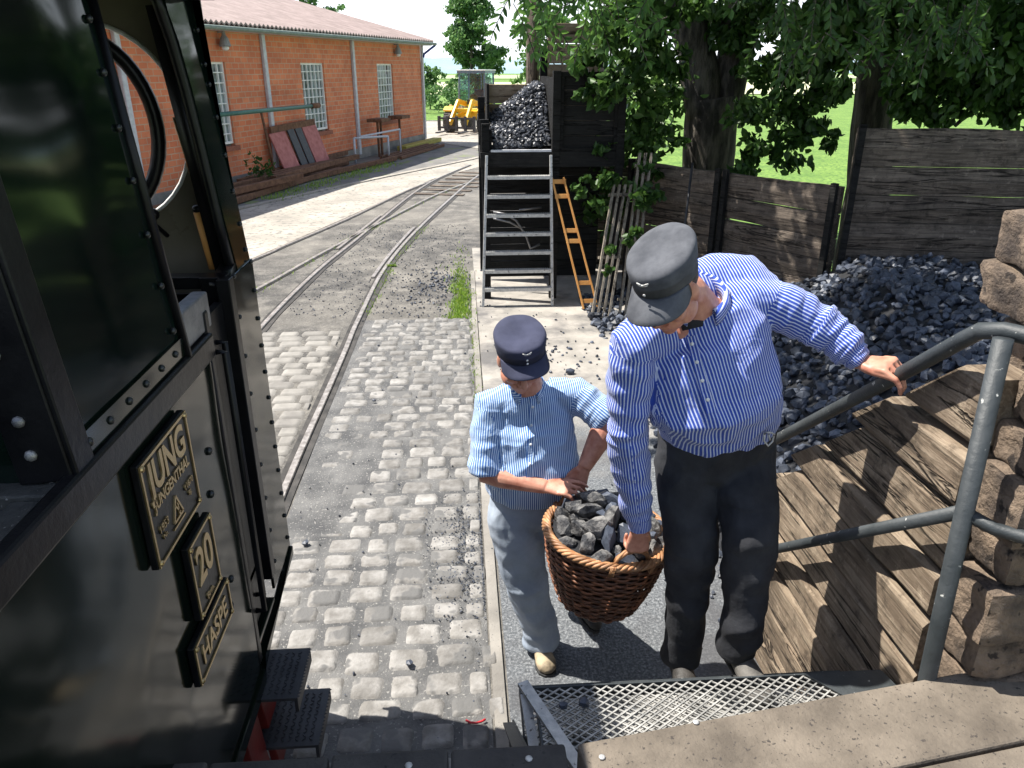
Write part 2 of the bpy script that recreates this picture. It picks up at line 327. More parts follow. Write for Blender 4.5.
def yardmat():
    m, t, P, N, L = nodes('yard_dirt'); tc = N('ShaderNodeTexCoord'); v = tc.outputs['Object']
    big = nz(t, N, L, v, .45, 6, .6); mid = nz(t, N, L, v, 3, 6, .65); fine = nz(t, N, L, v, 34, 6, .85)
    c = ramp(t, N, L, mid, [(.34, (.04,.039,.038)), (.5, (.095,.09,.083)), (.68, (.22,.205,.18))])
    c = mixc(t, N, L, ramp(t, N, L, big, [(.42, 0.), (.66, .55)]), c, (.27,.25,.215))
    c = mixc(t, N, L, ramp(t, N, L, fine, [(.56, 0.), (.62, .85)]), c, (.035,.035,.038))
    c = mixc(t, N, L, ramp(t, N, L, fine, [(.38, .8), (.43, 0.)]), c, (.36,.345,.31))
    L(c, P.inputs['Base Color']); P.inputs['Roughness'].default_value = .92
    b = N('ShaderNodeBump'); b.inputs['Strength'].default_value = .8; b.inputs['Distance'].default_value = .02; L(fine, b.inputs['Height']); L(b.outputs[0], P.inputs['Normal']); return m
M['yard'] = yardmat()
def pathmat():
    m, t, P, N, L = nodes('asphalt_path'); tc = N('ShaderNodeTexCoord'); v = tc.outputs['Object']
    sp = N('ShaderNodeSeparateXYZ'); L(v, sp.inputs[0])
    fine = nz(t, N, L, v, 70, 4, .8); mid = nz(t, N, L, v, 2.4, 6, .65)
    a = ramp(t, N, L, fine, [(.35, (.045,.05,.055)), (.52, (.13,.14,.15)), (.68, (.36,.37,.38))])
    pale = ramp(t, N, L, mid, [(.35, (.24,.225,.20)), (.65, (.40,.37,.33))])
    # the path is bare concrete at its far end and coarse asphalt near the stair
    ad = N('ShaderNodeMath'); ad.operation = 'MULTIPLY_ADD'; L(mid, ad.inputs[0]); ad.inputs[1].default_value = 3.; L(sp.outputs[1], ad.inputs[2])
    mr = N('ShaderNodeMapRange'); L(ad.outputs[0], mr.inputs[0]); mr.inputs[1].default_value = 6.2; mr.inputs[2].default_value = 8.2
    c = mixc(t, N, L, mr.outputs[0], a, pale)
    c = mixc(t, N, L, ramp(t, N, L, nz(t, N, L, v, 1.1, 5, .6), [(.5, 0.), (.62, .75)]), c, (.07,.07,.075))
    c = mixc(t, N, L, ramp(t, N, L, fine, [(.66, 0.), (.70, .7)]), c, (.03,.03,.035))
    L(c, P.inputs['Base Color']); P.inputs['Roughness'].default_value = .85
    b = N('ShaderNodeBump'); b.inputs['Strength'].default_value = .7; b.inputs['Distance'].default_value = .012; L(fine, b.inputs['Height']); L(b.outputs[0], P.inputs['Normal']); return m
M['path'] = pathmat()
M['dirtfill'] = pmat('dirt_filling', (.07,.071,.073), (.17,.168,.163), 4, .9, .8, 90, spots=(.30,.29,.27), sscale=60, sth=.60, bdist=.015)
M['pale'] = pmat('pale_hardstanding', (.27,.25,.215), (.42,.385,.33), 1.1, .9, .5, 60, spots=(.20,.19,.17), sscale=9, sth=.55, bdist=.02)
M['shadow_ground'] = pmat('shed_shadow_strip', (.12,.118,.11), (.20,.19,.178), 2, .9, .5, 60, spots=(.16,.19,.08), sscale=1.5, sth=.56)  # grey ground, its colour darkened to carry the shed's shadow
# ================================================================ SETTING
def sheet(name, poly, z, mat, label=None, cuts=0):
    mb = MB(); mb.add([(x, y, 0) for x, y in poly], [tuple(range(len(poly)))])
    o = mb.build(name, mat, origin=(0, 0, 0)); o.location = (0, 0, z); o['kind'] = 'structure'
    if label: o['label'] = label
    return o
sheet('meadow', [(-700,-300),(700,-300),(700,1500),(-700,1500)], -.02, M['meadow'])
sheet('yard', [(-16,-9),(9,-9),(9,6.6),(3.7,7.2),(2.35,9.9),(2.2,15),(3.4,22),(3.6,44),(-16,44)], 0, M['yard'])
sheet('forecourt', [(-1.2,31.2),(3.5,23.5),(3.5,43),(-9,43),(-9,34)], .008, M['pale'])
sheet('hardstanding', [(-8.8,8.3),(-4.6,8.0),(-3.12,11.6),(-2.2,14.8),(-.7,20.2),(.5,22.6),(3.2,27),(1.1,26.2),(-1.2,22),(-4.43,16.06)], .004, M['pale'])
sheet('shed_shadow_strip', [(-9.6,7),(-8.9,8.3),(-4.5,16.1),(-1.3,22.05),(1.1,26.3),(-1.0,30.95),(-5.45,18.6),(-9.8,5.2)], .004, M['shadow_ground'])
sheet('path', [(.16,.6),(1.5,.6),(1.6,5.5),(2.5,8.6),(2.3,12),(.16,12)], .004, M['path'])
sheet('paving_bed', [(-1.155,1.6),(.08,1.6),(.08,8.32),(-1.15,8.32)], .004, M['dirtfill'])
# kerbs
def ribbon(name, pts, wdt, z0, z1, mat):
    mb = MB(); n = len(pts); vs = []
    for i, p in enumerate(pts):
        a = V(pts[max(i-1,0)]+(0,)); b = V(pts[min(i+1,n-1)]+(0,)); d = (b-a).normalized(); s = V((d.y,-d.x,0))*(wdt/2)
        for q in (V(p+(0,))-s, V(p+(0,))+s): vs += [(q.x,q.y,z0),(q.x,q.y,z1)]
    fs = []
    for i in range(n-1):
        a = i*4; b = a+4; fs += [(a+1,a+3,b+3,b+1),(a,a+1,b+1,b),(a+2,b+2,b+3,a+3)]
    fs += [(0,2,3,1),(4*n-4,4*n-3,4*n-1,4*n-2)]
    mb.add(vs, fs); return mb.build(name, mat)
k = ribbon('kerb', [(.12,1.6),(.115,4),(.12,6.2),(.125,8.3),(.14,10.5)], .055, -.05, .016, M['concrete']); k['kind'] = 'structure'
k = ribbon('kerb', [(-9.0,7.9),(-6.9,11.6),(-4.43,16.06),(-2.2,20.2),(.32,24.51),(1.6,27.2)], .16, -.05, .03, M['pale']); k['kind'] = 'structure'
# rails
def rail(pts, label):
    # catmull-rom through the measured points
    P_ = [V(p+(0,)) for p in pts]; out = []
    for i in range(len(P_)-1):
        p0 = P_[max(i-1,0)]; p1 = P_[i]; p2 = P_[i+1]; p3 = P_[min(i+2,len(P_)-1)]
        for k in range(6):
            t = k/6; out.append(.5*((2*p1)+(p2-p0)*t+(2*p0-5*p1+4*p2-p3)*t*t+(3*p1-p0-3*p2+p3)*t**3))
    out.append(P_[-1]); n = len(out); mb = MB()
    prof = [(-.026,-.06),(-.026,.020),(-.021,.027),(.021,.027),(.026,.020),(.026,-.06)]; vs = []; fs = []
    for i, p in enumerate(out):
        d = (out[min(i+1,n-1)]-out[max(i-1,0)]).normalized(); s = V((d.y,-d.x,0))
        for a, z in prof: q = p+s*a; vs.append((q.x,q.y,z))
    m = len(prof)
    for i in range(n-1):
        for k in range(m): fs.append((i*m+k,i*m+(k+1)%m,(i+1)*m+(k+1)%m,(i+1)*m+k))
    fs += [tuple(range(m)),tuple(range((n-1)*m,n*m))]
    mb.add(vs, fs); return tag(mb.build('rail', M['rail']), label, 'rail')
def railbed(pts, w_=.075):
    k = ribbon('rail_groove', pts, w_*2, -.02, .0075, M['groove']); k['kind'] = 'structure'
M['groove'] = pmat('dark_groove_dirt', (.025,.024,.023), (.07,.065,.06), 8, .9, .5, 60)  # flat dark strip added for contrast, marks the gap along each rail
R1 = [(-1.24,-3),(-1.24,1.5),(-1.24,4.58),(-1.215,6.2),(-1.2,7.3),(-1.19,8.4),(-1.09,10.85),(-.71,13.9),(.22,19.4),(.9,22.5)]
R2 = [(-2.26,-3),(-2.26,3),(-2.26,6.5),(-2.2,8.6),(-2.02,10.73),(-1.76,12.6),(-1.52,14.44),(-1.1,17.5),(-.6,20.1),(.3,23.1)]
R3 = [(-4.6,7.2),(-3.09,11.41),(-2.84,12.29),(-2.15,14.58),(-1.25,18.1),(-.72,19.7)]
R4 = [(-3.35,7.2),(-2.64,9.72),(-2.23,11.42),(-1.76,13.2),(-1.3,14.85),(-.57,17.38),(.16,19.3)]
railbed(R1); railbed(R2); railbed(R3, .05); railbed(R4, .05)
rail(R1, 'long polished rail curving past the cobbles, nearest the ladder')
rail(R2, 'second rail of the near track, running under the locomotive side')
rail(R3, 'outermost rail beside the pale hardstanding in front of the brick shed')
rail(R4, 'rail of the switch crossing between the two tracks')
rail([(-1.22,10.2),(-1.12,11.4),(-.95,12.9),(-.84,13.7)], 'short check rail tight against the long polished rail')
rail([(-1.96,12.0),(-1.78,13.3),(-1.56,14.9)], 'short wing rail at the crossing of the switch')
# sleepers showing far off
mb = MB()
for k in range(7):
    y = 17.6 + k*.62; x = -.55 + (y-17.6)*.28
    mb.bar((x-.5, y+.12, .006), (x+.62, y-.2, .006), .2, .03)
tag(mb.build('track_sleepers', M['sleeper_x']), kind='structure')
# ---- cobbles: rounded granite setts, partly buried
def dome(mb, cx, cy, wx, wy, h, z0, rot, rr, tilt):
    n = 8; vs = []; fs = []; ca, sa = math.cos(rot), math.sin(rot); sd = rr.random()*50
    for j in range(n+1):
        for i in range(n+1):
            u = i/n*2-1; v_ = j/n*2-1
            # squircle footprint
            k = 1/ (max(1e-6,(abs(u)**10+abs(v_)**10))**(1/10)) * max(abs(u),abs(v_)) if (u or v_) else 1
            k = min(1, k*(1+.0)); e = max(abs(u), abs(v_))
            x = u*k*wx/2*(1+.09*noise.noise((u*1.3+sd,v_*1.3,1))); y = v_*k*wy/2*(1+.09*noise.noise((u*1.3,v_*1.3+sd,4)))
            z = h*(1-.85*e**14) + h*.32*noise.noise((u*1.4+sd,v_*1.4,7))*(1-e**4) + tilt[0]*x + tilt[1]*y - (.03 if e > .99 else 0)
            vs.append((cx+x*ca-y*sa, cy+x*sa+y*ca, z0+z))
    for j in range(n):
        for i in range(n):
            a = j*(n+1)+i; fs.append((a,a+1,a+n+2,a+n+1))
    mb.add(vs, fs)
rr = random.Random(3); mb = MB(); y = 1.9
while y < 8.28:
    rh = rr.uniform(.135,.185); x = -1.13 + rr.uniform(0,.12) + (.02*math.sin(y*2)); 
    while x < .06:
        wdt = rr.uniform(.15,.245)
        if x + wdt > .085: wdt = max(.09, .08-x)
        cover = noise.noise((x*.9+5, y*.55+2, 0))*.6 + noise.noise((x*2.6, y*2.1, 3))*.35 + (.22 if x < -.8 else -.12) - (.15 if y > 5.6 and x > -.55 else 0)
        z0 = .007 - max(0, cover-.12)*.045
        if z0 > -.022:
            dome(mb, x+wdt/2, y+rh/2+rr.uniform(-.012,.012), wdt-.013, rh-.014, rr.uniform(.006,.012), z0, rr.uniform(-.06,.06), rr, (rr.uniform(-.05,.05), rr.uniform(-.06,.06)))
        x += wdt
    y += rh
o = mb.build('cobblestones', M['stone'], smooth=True); tag(o, kind='structure')
mb = MB(); y = 2.2
while y < 7.82:
    x = -2.19 + (.12 if int(y*10) % 2 else 0)
    while x < -1.33:
        wdt = rr.uniform(.2,.3); wdt = min(wdt, -1.31-x)
        if wdt > .06: dome(mb, x+wdt/2, y+.08, wdt-.010, .150, .004, .012, 0, rr, (0,0))
        x += wdt
    y += .16
tag(mb.build('track_setts', M['setts'], smooth=True), kind='structure')
# ---- hills and far fields
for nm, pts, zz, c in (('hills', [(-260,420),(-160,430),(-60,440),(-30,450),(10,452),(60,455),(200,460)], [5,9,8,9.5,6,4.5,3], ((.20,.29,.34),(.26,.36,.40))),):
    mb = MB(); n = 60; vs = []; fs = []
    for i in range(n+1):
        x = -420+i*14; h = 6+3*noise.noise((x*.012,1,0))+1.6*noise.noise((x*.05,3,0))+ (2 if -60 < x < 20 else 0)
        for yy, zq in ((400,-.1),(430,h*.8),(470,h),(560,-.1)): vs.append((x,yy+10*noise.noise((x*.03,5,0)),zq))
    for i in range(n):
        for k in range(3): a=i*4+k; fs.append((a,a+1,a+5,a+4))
    mb.add(vs, fs); o = mb.build(nm, pmat('hazy_hills', c[0], c[1], .05, .95, .2, 1)); o['kind'] = 'structure'  # distance haze is put into the pale blue hill colour
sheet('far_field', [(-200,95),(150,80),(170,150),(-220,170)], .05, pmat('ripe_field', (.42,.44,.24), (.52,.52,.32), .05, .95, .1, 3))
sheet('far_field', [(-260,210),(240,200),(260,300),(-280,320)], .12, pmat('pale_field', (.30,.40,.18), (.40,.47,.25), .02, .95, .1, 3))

# ================================================================ BRICK SHED
shed = empty('brick_shed', (-1.36,30.83,0), math.atan2(-.951,-.309))
tag(shed, 'long orange brick shed with white barred windows and pale sheet roof', 'shed')
LEN, DEP, EH = 30., 10.4, 3.5
wins = [3.39, 8.39, 13.15, 18.2, 23.2]; WW, WB, WT = .66, .97, 2.77
mb = MB(); xs = 0.
for c in wins:
    mb.box(xs, c-WW, -.3, 0, 0, EH); mb.box(c-WW, c+WW, -.3, 0, 0, WB); mb.box(c-WW, c+WW, -.3, 0, WT, EH); xs = c+WW
mb.box(xs, LEN, -.3, 0, 0, EH)
mb.box(0, .3, -DEP, -.3, 0, EH); mb.box(LEN-.3, LEN, -DEP, -.3, 0, EH); mb.box(.3, LEN-.3, -DEP, -DEP+.3, 0, EH)
for x0 in (0, LEN-.3):
    mb.prism([(0,EH),(-DEP,EH),(-DEP/2,EH+1.35)], (x0,0,0), (0,1,0), (0,0,1), (1,0,0), .3)
mb.build('wall', M['brick'], shed, local=True)
mb = MB(); mb.box(-.02, LEN+.02, .0, .05, 0, .3); mb.box(-.05, 0, -DEP, .05, 0, .3)
mb.build('plinth', M['concrete'], shed, local=True)
# corrugated roof
mb = MB(); n = 330; vs = []; fs = []; OV = .42
for i in range(n+1):
    x = -.35 + (LEN+.7)*i/n; dz = .03*math.cos(i*math.pi)
    for yy, zz in ((OV, 3.56), (-DEP/2, 5.02), (-DEP-OV, 3.56)): vs += [(x,yy,zz+dz),(x,yy,zz+dz-.045)]
for i in range(n):
    a=i*6; b=a+6; fs += [(a,a+2,b+2,b),(a+2,a+4,b+4,b+2),(a+1,b+1,b+3,a+3),(a+3,b+3,b+5,a+5),(a,b,b+1,a+1)]
fs += [(0,1,3,2),(2,3,5,4)]
mb.add(vs, fs); rf = mb.build('roof', M['roof'], shed, local=True)
mb = MB()
mb.box(-.3, LEN+.3, .0, OV-.06, 3.40, 3.44); mb.build('soffit', M['zinc'], shed, local=True)
g_ = MB(); g_.tube([(-.42,OV+.06,3.46),(LEN+.4,OV+.06,3.40)], .045, 10); gut = g_.build('gutter', M['gutter_zinc'], shed, local=True)
g_ = MB(); g_.tube([(-.35,OV+.06,3.42),(-.2,OV-.1,3.28),(-.1,.12,3.12),(-.06,.1,3.0)], .04, 8); g_.build('gutter_bend', pmat('blue_pipe', (.03,.05,.22),(.05,.08,.3)), shed, local=True)
for x in (-.06, 5.88, 10.88, 15.88, 20.9):
    g_ = MB(); g_.box(x-.07, x+.07, .0, .09, .12, 3.40); g_.build('downpipe', M['zinc'], shed, local=True, bevel=.02)
for c in wins:
    f = MB(); x0, x1 = c-WW, c+WW; yb = -.08
    for a, b in ((x0, x0+.05), (x1-.05, x1)): f.box(a, b, yb-.03, yb+.03, WB+.05, WT)
    f.box(x0+.05, x1-.05, yb-.03, yb+.03, WB+.05, WB+.1); f.box(x0+.05, x1-.05, yb-.03, yb+.03, WT-.05, WT)
    for k in range(1, 6): f.box(x0+k*2*WW/6-.012, x0+k*2*WW/6+.012, yb-.02, yb+.02, WB+.1, WT-.05)
    for k in range(1, 8): zc = WB+.05+k*(WT-WB-.05)/8; f.box(x0+.05, x1-.05, yb-.016, yb+.024, zc-.012, zc+.012)
    wn = f.build('window', M['white'], shed, local=True); WL[wn.name] = V((0,0,0))
    p = MB(); p.box(x0, x1, yb-.045, yb-.035, WB, WT); p.build('pane', M['glass'], wn, local=True)
    p = MB(); p.box(x0-.08, x1+.08, -.02, .07, WB-.1, WB+.005); p.build('sill', pmat('brick_sill', (.22,.07,.04), (.33,.12,.07), 20) if 'brick_sill' not in bpy.data.materials else bpy.data.materials['brick_sill'], wn, local=True)
lampm = pmat('lamp_shade', (.2,.2,.2), (.3,.3,.3))
for x in (12.6, 2.5, 22.5):
    l = MB(); l.loft([(x,.14,3.40),(x,.14,3.30),(x,.14,3.26),(x,.14,3.10),(x,.14,3.08)], [.03,.05,.08,.13,.12], n=12); l.box(x-.02,x+.02,0,.14,3.36,3.39)
    lo = l.build('wall_lamp', lampm, shed, local=True, smooth=False); WL[lo.name] = V((0,0,0))
    l = MB(); l.ell((x,.14,3.05), (.08,.08,.05)); l.build('bulb_cover', M['white'], lo, smooth=True, local=True)
# things by the shed, in its frame
SM = Matrix.Translation((-1.36,30.83,0)) @ Matrix.Rotation(math.atan2(-.951,-.309), 4, 'Z')
def S(x, y, z): return SM @ V((x, y, z))
# green bar on thin stand
r = empty('pipe_rack', S(12.0,.5,0)); tag(r, 'long green pipe carried across thin posts in front of the brick shed', 'rack')
m_ = MB(); m_.tube([S(14.6,.5,1.72), S(9.6,.5,1.72)], .05, 10); m_.tube([S(9.6,.5,1.72), S(9.2,.5,1.72)], .07, 10, mi=1); m_.build('pipe', [M['greenpipe'], M['rust']], r, smooth=True)
for x, x2 in ((12.05,11.7), (14.2,14.2)):
    m_ = MB(); m_.tube([S(x,.5,1.68), S(x2,.5,0)], .03 if x < 13 else .06, 8); m_.build('post', M['rust'] if x < 13 else M['greenpipe'], r, smooth=True)
# leaning boards
def board(x, lean, wd, h, mt, label):
    m_ = MB(); m_.bar(S(x, .55, 0.05), S(x+.05, .16, h), wd, .04, ref=SM.to_3x3() @ V((0,1,0)))
    return tag(m_.build('leaning_board', mt, bevel=.01), label, 'board', 'boards leaning on the brick shed')
board(10.85, 0, .75, 1.15, M['pink'], 'faded red board leaning on the shed, left of the dark panels')
board(10.2, 0, .32, 1.2, M['dgrey'], 'dark panel next to the left red board by the shed')
board(9.8, 0, .32, 1.2, M['dgrey'], 'dark panel next to the right red board by the shed')
board(9.2, 0, .75, 1.2, M['pink'], 'faded red board leaning on the shed, right of the dark panels')
m_ = MB(); m_.bar(S(11.2,.16,1.22), S(8.9,.16,1.28), .06, .16); tag(m_.build('wooden_beam', M['rust'], bevel=.01), 'brown beam lying across the tops of the leaning boards', 'beam')
# stands
for i, (x, lab) in enumerate(((5.3,'rusty flat topped stand left of the shed corner window'), (3.6,'rusty flat topped stand nearer the shed corner'))):
    r = empty('iron_stand', S(x,.5,0)); tag(r, lab, 'stand', 'rusty stands by the shed')
    m_ = MB(); m_.obox(S(x,.5,1.12), (.75,.5,.1), SM.to_3x3()); m_.build('top', M['rust'], r, bevel=.01)
    for dx in ((-.12,.12) if i == 0 else (0,)):
        m_ = MB(); m_.tube([S(x+dx,.5,0), S(x+dx,.5,1.08)], .04, 8); m_.build('post', M['rust'], r)
r = empty('steel_trestle', S(5.6,2.2,0)); tag(r, 'pale steel tube frame standing beside the rusty stands', 'frame')
m_ = MB(); pts = [S(7.2,.5,0),S(7.2,.5,.72),S(5.6,.9,.66),S(5.6,.9,0)]; m_.tube(pts[:2],.035,8); m_.tube(pts[1:3],.035,8); m_.tube(pts[2:],.035,8); m_.tube([S(6.9,.55,.74),S(4.6,.9,.80)],.03,8); m_.tube([S(4.6,.9,.80),S(4.6,.9,0)],.03,8)
m_.build('tube_frame', M['zinc'], r, smooth=True)
# stacked rails and timbers in front of shed
rr = random.Random(11)
for i in range(13):
    lay = i // 7; x0 = rr.uniform(6.2,9.5) if i % 2 else rr.uniform(9,12); L_ = rr.uniform(3.2,5.5); y0 = .25+(i % 7)*.17; tw = rr.uniform(-.35,.35)
    m_ = MB(); z0 = .09+.17*lay
    m_.bar(S(x0,y0+tw,z0), S(x0+L_,y0-tw*.3,z0), .13, .13)
    tag(m_.build('stacked_timber', M['rust'], bevel=.01), 'rusty beam lying in the low pile along the brick shed', 'beam', 'beams piled along the shed')
for i in range(4):
    m_ = MB(); m_.bar(S(1.6,.75+i*.2,.06), S(6.0,.8+i*.22,.06), .09, .09)
    tag(m_.build('stacked_timber', M['rust'], bevel=.01), 'rusty beam lying in the thin pile by the shed corner', 'beam', 'beams by the shed corner')
m_ = MB(); m_.bar(S(-.3,.45,.08), S(3.4,.45,.08), .35, .15); tag(m_.build('mossy_beam', pmat('mossy', (.30,.26,.05), (.42,.36,.08), 5), bevel=.02), 'yellowish mossy beam at the foot of the shed corner', 'beam')
# things behind the cab window: tarp heap, yellow barrow
m_ = MB(); c = V((-6.9,18.2,0))
tq = MB(); tq.ell((-8.2,18.4,.35), (1.2,.9,.75)); tq.ell((-7.5,18.9,.3), (.9,.8,.7))
me = voxel(tq, .06, 4)
for v_ in me.vertices: v_.co += v_.normal*(.08*noise.noise(v_.co*2.2))
er = empty('tarpaulin_heap', (-7.9,18.5,0)); tag(er, 'brown tarpaulin thrown over a heap in front of the shed', 'tarpaulin')
finish(me, 'tarpaulin', pmat('brown_tarp', (.20,.13,.08), (.33,.23,.15), 3), er)
br = empty('wheelbarrow', (-6.75,16.9,0)); tag(br, 'yellow wheelbarrow seen through the round cab window', 'wheelbarrow')
m_ = MB(); m_.loft([(-6.75,16.9,.35),(-6.75,16.9,.62)], [.24,.42], [.2,.32], n=16); m_.build('tray', M['yellow'], br)
m_ = MB(); 
for s in (-.2,.2): m_.tube([(-6.3,16.9+s*.3,.2),(-7.5,16.9+s,.6)], .02, 6); m_.tube([(-7.0,16.9+s,.42),(-7.05,16.9+s,0)], .02, 6)
m_.build('frame', M['dgrey'], br)
m_ = MB(); m_.loft([(-6.25,16.86,.2),(-6.25,16.94,.2)], .2, n=16); m_.build('wheel', M['tyre'], br)

# ================================================================ LOADER
ld = empty('wheel_loader', (.62,35.9,0), R(-22)); tag(ld, 'small yellow wheel loader with glazed cab parked at the yard end', 'loader')
WL[ld.name] = V((0,0,0))
def lp(n, mb, mt, par=ld, **k): 
    o = mb.build(n, mt, par, local=True, **k); WL[o.name] = V((0,0,0)); return o
b = MB(); b.prism([(-.5,.55),(1.5,.55),(1.6,1.0),(1.5,1.25),(.3,1.25),(.2,.95),(-.5,.9)], (-.5,0,0), (0,1,0), (0,0,1), (1,0,0), 1.0); lp('body', b, M['yellow'], bevel=.03)
b = MB()
for sx in (-.98,.58):
    b.prism([(-.65,.95),(-.45,1.08),(.2,1.08),(.35,.95),(.35,.88),(-.65,.88)], (sx,-.35,0), (0,1,0), (0,0,1), (1,0,0), .4)
lp('fender', b, M['yellow'], bevel=.01)
b = MB()
for (x, y, x2, y2) in ((-.62,-.05,-.58,.0),(.62,-.05,.58,.0),(-.62,1.2,-.58,1.15),(.62,1.2,.58,1.15)): b.bar((x,y,1.0), (x2,y2,2.42), .07, .07, ref=(0,1,0))
b.box(-.66,.66,-.1,1.25,2.42,2.52); b.box(-.62,.62,-.07,-.02,1.0,1.06); b.box(-.02,.02,1.15,1.2,1.0,2.42); lp('cab_frame', b, pmat('cab_frame_paint', (.10,.15,.20), (.15,.21,.27), 6, .4), bevel=.01)
b = MB(); b.box(-.68,.68,-.12,1.27,2.525,2.57); lp('cab_roof', b, M['white'], bevel=.01)
b = MB(); b.box(-.58,.58,-.03,-.02,1.06,2.42); b.box(-.6,-.59,0,1.15,1.06,2.42); b.box(.59,.6,0,1.15,1.06,2.42); b.box(-.58,.58,1.17,1.18,1.06,2.42); lp('cab_glass', b, M['clear'])
b = MB(); b.box(-.25,.25,.5,1.0,.95,1.25); b.box(-.25,.25,.9,1.02,1.25,1.75); lp('driver_seat', b, M['dgrey'], bevel=.03)
b = MB(); b.box(-.2,.2,-.1,.1,1.15,1.35); b.loft([(0,.25,1.45),(0,.27,1.47)], .18, n=14); lp('steering_console', b, M['dgrey'])
for (x, y) in ((-.78,-.75),(.78,-.75),(-.78,1.3),(.78,1.3)):
    b = MB(); s = 1 if x > 0 else -1
    b.loft([(x-.17,y,.45),(x-.15,y,.45),(x+.15,y,.45),(x+.17,y,.45)], [.36,.45,.45,.36], n=22)
    for k in range(22):
        a = 2*math.pi*k/22; b.obox((x+(.06 if k % 2 else -.06), y+.455*math.cos(a), .45+.455*math.sin(a)), (.2,.05,.04), Matrix.Rotation(a-math.pi/2, 3, 'X'))
    wh = lp('wheel', b, M['tyre'])
    b = MB(); b.loft([(x+s*.13,y,.45),(x+s*.18,y,.45)], [.22,.16], n=18); lp('rim', b, M['yellow'], wh)
b = MB()
for s in (-1,1):
    b.bar((s*.3,.1,1.15), (s*.32,-.85,1.3), .1, .2); b.bar((s*.32,-.85,1.3), (s*.36,-1.75,.45), .1, .22)
    b.bar((s*.16,-.2,.9),(s*.2,-1.35,.75),.07,.09)
b.bar((-.36,-1.2,.95),(.36,-1.2,.95),.14,.14)
lp('lift_arm', b, M['yellow'], bevel=.01)
b = MB(); b.box(-.85,.85,-1.95,-1.85,.62,.7); b.box(-.85,.85,-1.95,-1.85,.25,.33)
for x in (-.8,-.4,0,.4,.8): b.box(x-.05,x+.05,-1.96,-1.84,.15,.75)
for x in (-.5,.5): b.box(x-.06,x+.06,-2.9,-1.95,.12,.17)
lp('pallet_fork', b, M['dgrey'])
b = MB(); b.box(-.28,-.1,-1.0,-.96,1.0,1.1); lp('headlight', b, M['white']); 
b = MB(); b.box(-.9,-.8,-.5,-.45,1.05,1.15); lp('headlight', b, M['white'])
# ================================================================ LOCOMOTIVE
lo = empty('steam_locomotive', (-1.75, 0, 0)); tag(lo, 'glossy black green narrow gauge steam locomotive with cast nameplates', 'locomotive')
XS = -.75
def tilt(z): return XS - max(0, z-1.93)*.082
def tp(mb, mt, name, par=lo, **k): return mb.build(name, mt, par, **k)
# lower side sheet with a slightly wavy surface
mb = MB(); ny, nz_ = 60, 16; vs = []; fs = []
for i in range(ny+1):
    yy = -3.2 + (2.17+3.2)*i/ny
    for k in range(nz_+1):
        zz = .66 + (1.88-.66)*k/nz_; vs.append((XS+.0035*noise.noise((yy*2.2,zz*2.6,0)), yy, zz))
for i in range(ny):
    for k in range(nz_): a=i*(nz_+1)+k; fs.append((a,a+1,a+nz_+2,a+nz_+1))
mb.add(vs, fs); mb.box(XS-.03, XS-.004, -3.2, 2.17, .66, 1.88); mb.box(-2.75,-2.72,-3.2,2.74,.66,1.9)
mb.box(-2.72, XS-.03, 1.33, 1.36, .66, 1.88); mb.box(-2.72, XS-.03, -3.2, -3.17, .66, 1.88)
body = tp(mb, M['ploco'], 'side_tank', smooth=True)
mb = MB(); mb.box(XS-.02, XS+.016, -3.2, 2.17, 1.86, 1.935); mb.box(XS-.06,XS+.004,2.15,2.19,.70,2.0); tp(mb, M['lblack'], 'tank_edge', bevel=.008)
# tank top rim and dark hold behind it
mb = MB()
mb.box(XS-.10, XS-.02, -3.2, 1.28, 1.87, 1.905); mb.box(-2.7, XS-.02, 1.28, 1.36, 1.87, 1.915); mb.box(-2.7, XS-.10, 1.21, 1.277, 1.85, 1.89)
mb.box(-2.72, XS-.10, -3.15, 1.21, 1.40, 1.43)
tp(mb, M['steel_dusty'], 'hold_rim', bevel=.004)
mb = MB(); mb.box(XS-.13,XS-.10,-3.15,1.21,1.43,1.88); tp(mb, M['lblack'], 'hold_wall')
# bolts on the tank
def rivets(name, pts, r, nrm, par, mt=None, flat=.7):
    nrm = V(nrm); Q = nrm.to_track_quat('Z', 'Y').to_matrix()
    for p in pts:
        mb = MB(); mb.ell(p, (r, r, r*flat), Q, 8, 6); mb.build(name.rstrip('s'), mt or M['rivet'], par, smooth=True)
rivets('bolts', [(XS+.002, 2.02, 1.62), (XS+.002, 1.98, 1.50), (XS+.002,1.98,1.10),(XS+.002,2.02,1.17)], .013, (1,0,0), lo)
# cab near side sheet (leans inwards above the tank)
def side_poly(poly, t, name, mt, z_split=None, off=0):
    mb = MB(); n = len(poly); a = [(tilt(z)+off, y, z) for y, z in poly]; b = [(x-t, y, z) for x, y, z in a]
    mb.add(a+b, [tuple(range(n)), tuple(reversed(range(n, 2*n)))] + [(i, n+i, n+(i+1) % n, (i+1) % n) for i in range(n)])
    return tp(mb, mt, name)
mb = MB(); vs = []; fs = []; ny, nz_ = 16, 18
for i in range(ny+1):
    for k in range(nz_+1):
        t = k/nz_; zz = 1.94+.90*t; y0 = 1.335; y1 = 1.97; yy = y0+(y1-y0)*i/ny
        vs.append((tilt(zz)+.004*noise.noise((yy*3,zz*3,2)), yy, zz))
for i in range(ny):
    for k in range(nz_): a=i*(nz_+1)+k; fs.append((a,a+1,a+nz_+2,a+nz_+1))
mb.add(vs, fs); tp(mb, M['ploco_up'], 'cab_side', smooth=True)
mb = MB()
for z0, z1 in ((1.94, 2.86),): mb.bar((tilt(1.94)-.022,1.65,1.94),(tilt(2.86)-.022,1.65,2.86), .63, .02, ref=(1,0,0))
tp(mb, M['cream'], 'cab_lining')
